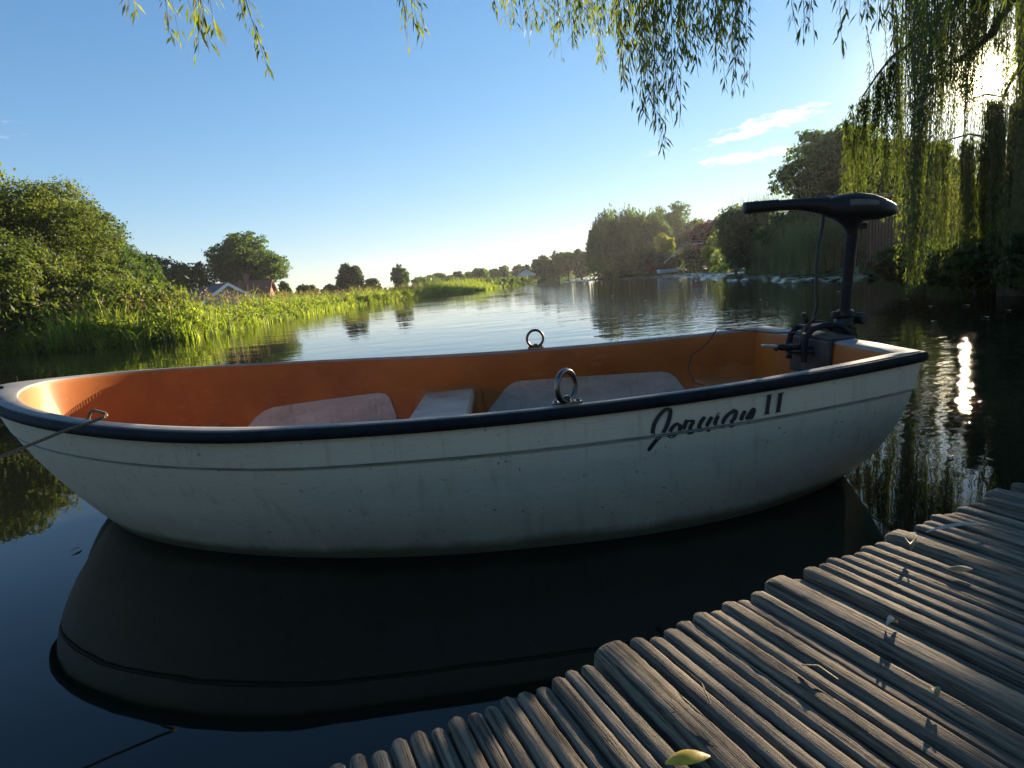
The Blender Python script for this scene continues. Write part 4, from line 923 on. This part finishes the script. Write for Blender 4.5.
# ---- name painted on the topside, laid on the hull skin
def project(p):
    d = Vector(p) - Vector((0, 0, CAM_H)); w = d.dot(_f0); return 512 + F_PX * d.dot(CR) / w, 384 - F_PX * d.dot(CU) / w
def skin(t, h):
    of = .004 if h > hg + .01 else (0 if h < hg - .022 else -.004); return surf(t, h, 1, of)
def hit(px, py, g):
    t, h = g
    for _ in range(12):
        x, y = project(BM @ surf(t, h)); e = 1e-3
        xt, yt = project(BM @ surf(t + e, h)); xh, yh = project(BM @ surf(t, h + e))
        a, b, c, d = (xt - x) / e, (xh - x) / e, (yt - y) / e, (yh - y) / e; det = a * d - b * c
        dx, dy = px - x, py - y; t += (d * dx - b * dy) / det; h += (-c * dx + a * dy) / det; t = min(max(t, .01), .6); h = min(max(h, .1), .98)
    return t, h
def stroke(pts, wpx, name_mb, sq=False):
    # pts in traced letter units -> skin parameters, smoothed, then a ribbon of real width
    Q = []
    for i in range(len(pts) - 1):
        k = 3 if not sq else 1
        for j in range(k):
            s_ = j / k
            p0, p1, p2, p3 = pts[max(i - 1, 0)], pts[i], pts[i + 1], pts[min(i + 2, len(pts) - 1)]
            Q.append(tuple(.5 * ((2 * p1[c]) + (-p0[c] + p2[c]) * s_ + (2 * p0[c] - 5 * p1[c] + 4 * p2[c] - p3[c]) * s_ ** 2 + (-p0[c] + 3 * p1[c] - 3 * p2[c] + p3[c]) * s_ ** 3) for c in (0, 1)) if not sq else tuple(p1))
    Q.append(tuple(pts[-1])); v = []; n = len(Q)
    for i, (x, y) in enumerate(Q):
        dx = Q[min(i + 1, n - 1)][0] - Q[max(i - 1, 0)][0]; dy = Q[min(i + 1, n - 1)][1] - Q[max(i - 1, 0)][1]; l = math.hypot(dx, dy) + 1e-9
        # broad-nib pen: wide on down strokes
        wd = wpx if sq else wpx * (.62 + .38 * abs(dy) / l); 
        if not sq and i in (0, n - 1): wd *= .6
        for sg in (-1, 1):
            X = 640 + (x + sg * -dy / l * wd / 2) / 6.4; Y = 380 + (y + sg * dx / l * wd / 2) / 6.4
            t, h = hit(X, Y, (.3, .7)); p_ = skin(t, h); p_.y += .0016; v.append(p_)
    name_mb.add(v, [(2 * i, 2 * i + 1, 2 * i + 3, 2 * i + 2) for i in range(n - 1)])
nm = MB()
def LA(*p): return [(256 + x / 2, 128 + y / 2) for x, y in p]
def LB(*p): return [(x / 2, 128 + y / 2) for x, y in p]
J_ = [LB((384, 165), (378, 120), (345, 108), (295, 135), (225, 215), (175, 310), (158, 400), (165, 455), (200, 462)), LB((384, 140), (372, 220), (342, 310), (300, 400), (250, 470), (180, 545), (100, 650)),
      LB((500, 300), (450, 308), (392, 370), (372, 445), (400, 470), (465, 435), (503, 375), (505, 300)),
      LA((85, 245), (62, 300), (38, 372)), LA((88, 262), (130, 262), (185, 262)), LA((175, 268), (140, 310), (112, 380)), LA((92, 428), (130, 420), (178, 404)),
      LA((312, 208), (258, 280), (228, 365)), LA((228, 396), (262, 392), (300, 384)), LA((402, 208), (370, 260), (330, 332)), LA((340, 392), (362, 386), (386, 376)), LA((486, 192), (452, 252), (436, 318)),
      LA((702, 118), (630, 165), (565, 230), (532, 302)), LA((532, 346), (560, 338), (592, 326)), LA((706, 118), (704, 185), (672, 250), (632, 282)), LA((638, 338), (668, 330), (702, 316)),
      LA((828, 132), (792, 190), (768, 256)), LA((770, 302), (802, 292)), LA((940, 98), (885, 172), (838, 245)), LA((942, 98), (926, 165), (884, 250)), LA((856, 292), (882, 286), (914, 274))]
for s_ in J_: stroke(s_, 27, nm)
nm.build('name_lettering', LETTER, boat); nm = MB()
for s_ in ([(824, 96), (806, 213)], [(896, 84), (878, 200)]): stroke(s_, 25, nm, True)
for s_ in ([(806, 97), (842, 91)], [(789, 217), (824, 211)], [(878, 86), (916, 79)], [(861, 204), (896, 198)]): stroke(s_, 7, nm, True)
nm.build('numeral_lettering', LETTER, boat)

# ------------------------------------------------------------------ electric outboard
mot = empty('outboard_motor', BM @ Vector((-.07, 0, .45)), math.pi + BA); tag(mot, 'black electric outboard motor with tiller handle clamped on the boat transom', 'outboard motor')
def mo(p): return Vector(p) - Vector((-.07, 0, .45))
def loft_u(secs, n=20, pw=1.0):
    v = []; f = []
    for (u, zc, hz_, hy_, yc) in secs:
        for j in range(n):
            a = 2 * math.pi * j / n; cy, cz = math.cos(a), math.sin(a); e = .8
            v.append(mo((u, yc + hy_ * math.copysign(abs(cy) ** e, cy), zc + hz_ * math.copysign(abs(cz) ** e, cz))))
    for i in range(len(secs) - 1):
        for j in range(n): f.append((i * n + j, (i + 1) * n + j, (i + 1) * n + (j + 1) % n, i * n + (j + 1) % n))
    f.append(tuple(range(n))); f.append(tuple(range(len(secs) * n - 1, (len(secs) - 1) * n - 1, -1))); return v, f
# tiller grip with ribs
gs = []; u = .333
gs.append((.334, 1.003, .017, .017, 0)); 
for i in range(9):
    gs += [(u - .002, 1.003, .0225, .0225, 0), (u - .011, 1.003, .0230, .0230, 0), (u - .013, 1.003, .0212, .0212, 0)]; u -= .015
v, f = loft_u(gs); MB().add(v, f).build('grip', BLACKP, mot, True)
v, f = loft_u([(.20, 1.002, .0205, .0205, 0), (.12, 1.000, .0225, .0225, 0), (.055, .992, .030, .028, 0), (.01, .984, .036, .036, 0)]); MB().add(v, f).build('tiller_arm', BLACKP, mot, True)
v, f = loft_u([(.04, .985, .026, .026, 0), (.005, .978, .037, .038, 0), (-.03, .974, .047, .046, 0), (-.07, .972, .053, .052, 0), (-.11, .970, .054, .056, 0), (-.155, .966, .051, .056, 0), (-.20, .958, .042, .050, 0), (-.235, .952, .030, .040, 0), (-.256, .949, .021, .028, 0), (-.262, .948, .010, .014, 0)]); MB().add(v, f).build('control_head', BLACKP, mot, True)
v, f = loft_u([(-.055, .985, .012, .002, .0515), (-.08, .985, .012, .003, .054), (-.135, .98, .011, .003, .0555), (-.165, .975, .008, .002, .054)]); MB().add(v, f).build('badge', simple('badge_grey', (.10, .105, .11), (.14, .145, .15), 20, .4), mot, True)
def zl(secs, n=16):
    v = []; f = []
    for (z, uc, ru, rv) in secs:
        for j in range(n): a = 2 * math.pi * j / n; v.append(mo((uc + ru * math.cos(a), rv * math.sin(a), z)))
    for i in range(len(secs) - 1):
        for j in range(n): f.append((i * n + j, i * n + (j + 1) % n, (i + 1) * n + (j + 1) % n, (i + 1) * n + j))
    f.append(tuple(range(n - 1, -1, -1))); f.append(tuple(range((len(secs) - 1) * n, len(secs) * n))); return v, f
v, f = zl([(.862, -.099, .021, .021), (.885, -.096, .024, .024), (.905, -.092, .034, .030), (.922, -.088, .052, .038), (.935, -.085, .070, .044), (.95, -.085, .08, .046)]); MB().add(v, f).build('neck', BLACKP, mot, True)
v, f = zl([(-.45, -.045, .014, .014), (.45, -.068, .016, .016), (.50, -.070, .0215, .0215), (.62, -.076, .0200, .0200), (.80, -.090, .0205, .0205), (.87, -.098, .021, .021)]); MB().add(v, f).build('shaft', BLACKM, mot, True)
MB().tube([mo((.10, 0, -.47)), mo((.04, 0, -.47)), mo((-.14, 0, -.47)), mo((-.19, 0, -.47))], [.012, .045, .045, .02], 14).build('motor_pod', BLACKP, mot, True)
for a in (0, 2.09, 4.19):
    MB().box(mo((-.20, .055 * math.cos(a), -.47 + .055 * math.sin(a))), (.012, .10, .03), Matrix.Rotation(a, 3, 'X') @ Matrix.Rotation(.6, 3, 'Y')).build('propeller_blade', BLACKP, mot)
# steering collar and depth knob on the shaft
cb = MB(); cb.lathe([(.030, 0), (.036, .006), (.036, .03), (.031, .036)], 18, Matrix.Translation(mo((-.070, 0, .505)))); cb.lathe([(.027, 0), (.032, .004), (.032, .022), (.026, .028)], 18, Matrix.Translation(mo((-.072, 0, .545))))
cb.box(mo((-.045, 0, .555)), (.05, .022, .030), bev=.004); cb.box(mo((-.105, .0, .53)), (.05, .03, .035), bev=.005)
cb.build('collar', BLACKP, mot, True)
kb = MB()
for j in range(10):
    a = 2 * math.pi * j / 10; kb.tube([mo((-.122 + .012 * math.cos(a), -.012 + .012 * math.sin(a) * 0 + .01, .535 + .018 * math.sin(a))), mo((-.135 + .012 * math.cos(a), .03, .535 + .018 * math.sin(a)))], .006, 6)
kb.tube([mo((-.12, .0, .535)), mo((-.13, .036, .535))], .017, 12); kb.build('knob', BLACKP, mot, True)
kb = MB(); kb.box(mo((-.128, 0, .895)), (.026, .016, .016), bev=.003); kb.tube([mo((-.128, .0, .895)), mo((-.150, 0, .897))], .012, 10); kb.build('knob', BLACKP, mot, True)
# hinge block behind the transom
hbk = MB(); hbk.box(mo((-.070, 0, .462)), (.055, .085, .085), bev=.008); hbk.box(mo((-.068, 0, .36)), (.035, .07, .16), bev=.006); hbk.tube([mo((-.068, -.06, .47)), mo((-.068, .062, .47))], .020, 12)
hbk.build('hinge_block', BLACKM, mot, True)
# two curved clamp arms over the transom top
for yy in (-.055, .065):
    ar = [mo((-.055, yy, .49)), mo((-.01, yy, .522)), mo((.05, yy, .525)), mo((.095, yy, .512)), mo((.120, yy, .485)), mo((.130, yy, .44)), mo((.128, yy, .385))]
    MB().tube(ar, [(.010, .012)] * 7, 10).build('clamp_arm', BLACKM, mot, True)
MB().box(mo((.040, .005, .518)), (.11, .11, .014), bev=.004).build('clamp_bridge', BLACKM, mot)
MB().box(mo((.128, .005, .43)), (.016, .135, .045), bev=.005).build('clamp_plate', BLACKM, mot)
# clamp screws: threaded bar, foot, lever
for yy, lv in ((-.05, .35), (.06, -.5)):
    MB().tube([mo((.09, yy, .425)), mo((.185, yy, .432))], .007, 10).build('clamp_screw', STEEL, mot, True)
    MB().tube([mo((.082, yy, .425)), mo((.092, yy, .425))], .02, 14).build('screw_foot', STEEL, mot, True)
    e = Vector((.02, math.cos(lv) * .04, math.sin(lv) * .03)); c0 = Vector((.185, yy, .432))
    MB().tube([mo(c0 - e * .9), mo(c0), mo(c0 + e * .9)], [.008, .011, .008], 8).build('screw_lever', BLACKP, mot, True)
for uu in (.034, .004): pass
for (yy, zz) in ((-.06, .405), (-.09, .398)):
    MB().lathe([(.010, 0), (.010, .006), (.006, .009)], 6, Matrix.Translation(mo((.081, yy, zz))) @ Matrix.Rotation(R(90), 4, 'Y')).build('bolt', STEEL, mot)
lvh = MB().tube([mo((.135, .05, .445)), mo((.17, .052, .445)), mo((.215, .055, .452)), mo((.235, .055, .455))], [.010, .013, .014, .008], 10).build('tilt_lever', BLACKP, mot, True)
MB().box(mo((.262, .056, .462)), (.060, .026, .009), Matrix.Rotation(-.12, 3, 'Y'), bev=.004).build('lever_tip', WHITEP, lvh)
# cable down from the head, forking at the transom
cp = [mo(p_) for p_ in ((.020, 0, .955), (.028, .005, .90), (.045, .012, .84), (.055, .018, .76), (.056, .020, .68), (.052, .018, .60), (.062, .010, .545), (.085, .01, .52), (.10, .02, .50))]
MB().tube(cp, .0065, 8).build('power_cable', BLACKP, mot, True)
MB().tube([mo((.060, .012, .60)), mo((.048, .02, .57)), mo((.075, .03, .548)), mo((.10, .03, .53)), mo((.118, .02, .50)), mo((.125, .03, .46)), mo((.14, .04, .44))], .0035, 6).build('power_cable', CABLE, mot, True)
MB().tube([mo((.10, .01, .575)), mo((.095, .01, .55)), mo((.08, .0, .535))], [.009, .011, .006], 8).build('connector', BLACKP, mot, True)
# thin battery lead into the boat
bl_ = [(.10, .02, .50), (.16, -.10, .49), (.22, -.36, .487), (.262, -.50, .485), (.285, -.515, .44), (.33, -.50, .40), (.40, -.47, .37), (.435, -.43, .31), (.42, -.38, .25), (.39, -.33, .243)]
cb_ = MB().tube([BM @ Vector(p_) for p_ in bl_], .0032, 6).build('battery_lead', CABLE, None, True); tag(cb_, 'thin brown battery lead running from the motor into the boat stern', 'cable')

# mooring rope over the near bow rail
rp = [(2.60, .40, .30), (2.60, .50, .40), (2.585, .585, .48), (2.55, .615, .527), (2.505, .640, .528), (2.475, .662, .520), (2.50, .690, .510), (2.545, .735, .500), (2.60, .80, .48), (2.72, .95, .44), (3.0, 1.25, .37), (3.4, 1.70, .30), (3.8, 2.1, .24)]
def smooth_path(pts, k=5):
    out = []
    for i in range(len(pts) - 1):
        p0, p1, p2, p3 = [Vector(pts[j]) for j in (max(i - 1, 0), i, i + 1, min(i + 2, len(pts) - 1))]
        for j in range(k): s_ = j / k; out.append(.5 * ((2 * p1) + (p2 - p0) * s_ + (2 * p0 - 5 * p1 + 4 * p2 - p3) * s_ ** 2 + (3 * p1 - p0 - 3 * p2 + p3) * s_ ** 3))
    out.append(Vector(pts[-1])); return out
ro = MB().tube([BM @ p_ for p_ in smooth_path(rp)], .0042, 8).build('mooring_rope', ROPE, None, True); tag(ro, 'thin tan mooring rope running from the boat bow out of the photo at left', 'rope')

# ------------------------------------------------------------------ jetty of half-round poles
DZ = .34; JK = (CAM_H - DZ) / .65
pts_e = [(-.254, .737), (.095, .895), (.451, 1.066), (.813, 1.227), (1.351, 1.448)]
jt = empty('jetty', (.095 * JK, .895 * JK, 0), math.atan2(1.448 - .737, 1.351 + .254) - R(90)); tag(jt, 'weathered jetty decked with grey half round poles in the foreground', 'jetty')
# local frame: +X runs along the poles away from the water edge, +Y... (edge direction)
rg = np.random.default_rng(100)
thick = {0: 'a'}; s = -1.3
seq = []
# edge coordinate of the two thick poles (from their tips)
def place(start, stop, thicks):
    s = start
    while s < stop:
        sh_ = .80 if s < -.01 else 1.0; tk = next((t for t in thicks if abs(s - t * JK) < .022 * JK), None)
        w = .068 * JK if tk is not None and (not seq or seq[-1][1] < .06 * JK) else float(rg.uniform(.0305, .0365)) * JK * sh_
        if w > .06 * JK: s += .007
        seq.append((s + w / 2, w)); s += w + .0022
place(-1.5, 3.0, [.0, .400, .79, 1.21, 1.62, 2.03, 2.45, 2.9, -.78, -1.2])
V = []; F = []
for (sc, w) in seq:
    big_ = w > .06 * JK; Lp = 1.6; nx = 120; na = 9; tip = rg.normal() * .003 + (-.008 if big_ else 0) + (.010 if sc < -.01 else 0)
    r = w / 2; ph = rg.uniform(0, 10); lift = rg.normal() * .0025; yaw = rg.normal() * .0015; amp = rg.uniform(.0006, .0018); zz = rg.uniform(0, 9, 4)
    prof_ = []
    base = len(V); 
    for i in range(nx + 1):
        x = -tip * 0 + Lp * (i / nx) ** 1.15
        e = 1.0 if x > .012 else (.60 + .40 * math.sqrt(max(0, 1 - ((.012 - x) / .012) ** 2)))
        rr = r * e * (1 + .02 * math.sin(x * 9 + ph) + .012 * math.sin(x * 23 + ph * 2))
        for j in range(na):
            a = math.pi * j / (na - 1); wob = 1 + .03 * math.sin(3 * a + zz[0] + x * 2) + .02 * math.sin(7 * a + zz[1] + x * 5) + rg.normal() * .022
            y = sc + yaw * x * 2 - rr * math.cos(a) * wob; z = DZ - r * .48 + lift + (.004 if big_ else 0) + rr * .60 * max(math.sin(a), 0) ** .66 * wob - (.9 * r if j in (0, na - 1) else 0)
            V.append((x + tip, y, z))
    for i in range(nx):
        for j in range(na - 1): a = base + i * na + j; F.append((a, a + na, a + na + 1, a + 1))
    F.append(tuple(base + j for j in range(na)))
    F += [(base + i * na + na - 1, base + (i + 1) * na + na - 1, base + (i + 1) * na, base + i * na) for i in range(0, nx)]
dk = mobj('deck', V, F, POLE, jt, True)
dk.data.set_sharp_from_angle(angle=R(60))
for xx in (.12, .85, 1.6): MB().box((xx, .95, DZ - .085), (.07, 4.9, .06)).build('beam', POLE, jt)
for xx in (.16, 1.5):
    for yy in (-1.2, .6, 2.2): MB().lathe([(.05, -1.5), (.05, DZ - .11)], 12, Matrix.Translation((xx, yy, 0))).build('post', BARK, jt, True)

# things lying on the jetty
def on_deck(px, py, z=DZ + .004):
    r = ray(px, py); t = (z - CAM_H) / r.z; return Vector((r.x * t, r.y * t, z))
q = Mat('yellow_leaf_skin'); z_ = q.ramp(q.noise(60, 3), [(.35, (.42, .27, .015)), (.6, (.55, .38, .02)), (.78, (.22, .20, .03))]); q.pr(z_, .45, 0, .5); YL = q.m
DRYL = simple('dry_leaf_skin', (.20, .13, .05), (.38, .27, .12), 60, .6); PALE = simple('dry_reed_blade', (.35, .32, .26), (.5, .46, .38), 50, .5)
def leaf(name, label, cat, px, py, l, w, rz, mat, bend, curl, lift=.004, group=None, roll=0):
    l *= JK; w *= JK; bend *= JK; v, f = leafshape(l, w, bend, curl); k = len(v); v = v + [(a, b, c - .0006) for a, b, c in v]; f = f + [tuple(i + k for i in q_[::-1]) for q_ in f]
    o = mobj(name, v, f, mat, None, True); o.location = on_deck(px, py) + Vector((0, 0, lift)); o.rotation_euler = (roll, 0, rz); return tag(o, label, cat, group)
leaf('fallen_leaf', 'bright yellow green leaf lying on the jetty at the bottom edge', 'leaf', 688, 762, .062, .024, R(5), YL, .010, -.25, .003)
leaf('fallen_leaf', 'small yellow brown curled leaf near the water side of the jetty', 'leaf', 910, 551, .034, .022, R(60), DRYL, .008, .7, .006)
leaf('fallen_leaf', 'flat brownish leaf on the right part of the jetty', 'leaf', 960, 571, .045, .022, R(-10), DRYL, .006, -.3, .004)
leaf('fallen_leaf', 'small curled dry leaf in the middle of the lit deck', 'leaf', 892, 628, .026, .012, R(15), PALE, .006, .8, .004)
leaf('fallen_leaf', 'dry pale leaf low at the right of the jetty', 'leaf', 934, 697, .020, .014, R(80), DRYL, .004, .5, .004)
leaf('reed_blade', 'long pale dry reed blade lying across the poles', 'reed blade', 958, 532, .150, .014, R(2), PALE, .006, .3, .006)
mbt = MB().tube([on_deck(688, 676) + Vector((0, 0, .006)), on_deck(702, 690) + Vector((0, 0, .008)), on_deck(711, 708) + Vector((0, 0, .004))], .0008, 5).build('twig', DRYL, None, True); tag(mbt, 'thin bent straw lying across the poles', 'straw')
mbt = MB().tube([on_deck(802, 668) + Vector((0, 0, .004)), on_deck(818, 672) + Vector((0, 0, .008)), on_deck(838, 682) + Vector((0, 0, .003))], .0009, 5).build('twig', DRYL, None, True); tag(mbt, 'short curled dry stem on the lit part of the jetty', 'straw')

# thin evening haze over the river
hm = bpy.data.materials.new('haze_air'); hm.use_nodes = True; ht = hm.node_tree; ht.nodes.clear()
ho = ht.nodes.new('ShaderNodeOutputMaterial'); hv = ht.nodes.new('ShaderNodeVolumePrincipled'); hv.inputs['Color'].default_value = (.93, .96, 1.0, 1); hv.inputs['Density'].default_value = .0003; hv.inputs['Anisotropy'].default_value = .5
ht.links.new(hv.outputs[0], ho.inputs['Volume'])
hz = MB().box((0, 0, 5.5), (6400, 6400, 17)).build('haze', hm); hz['kind'] = 'stuff'; hz['label'] = 'thin pale evening haze in the air over the river'
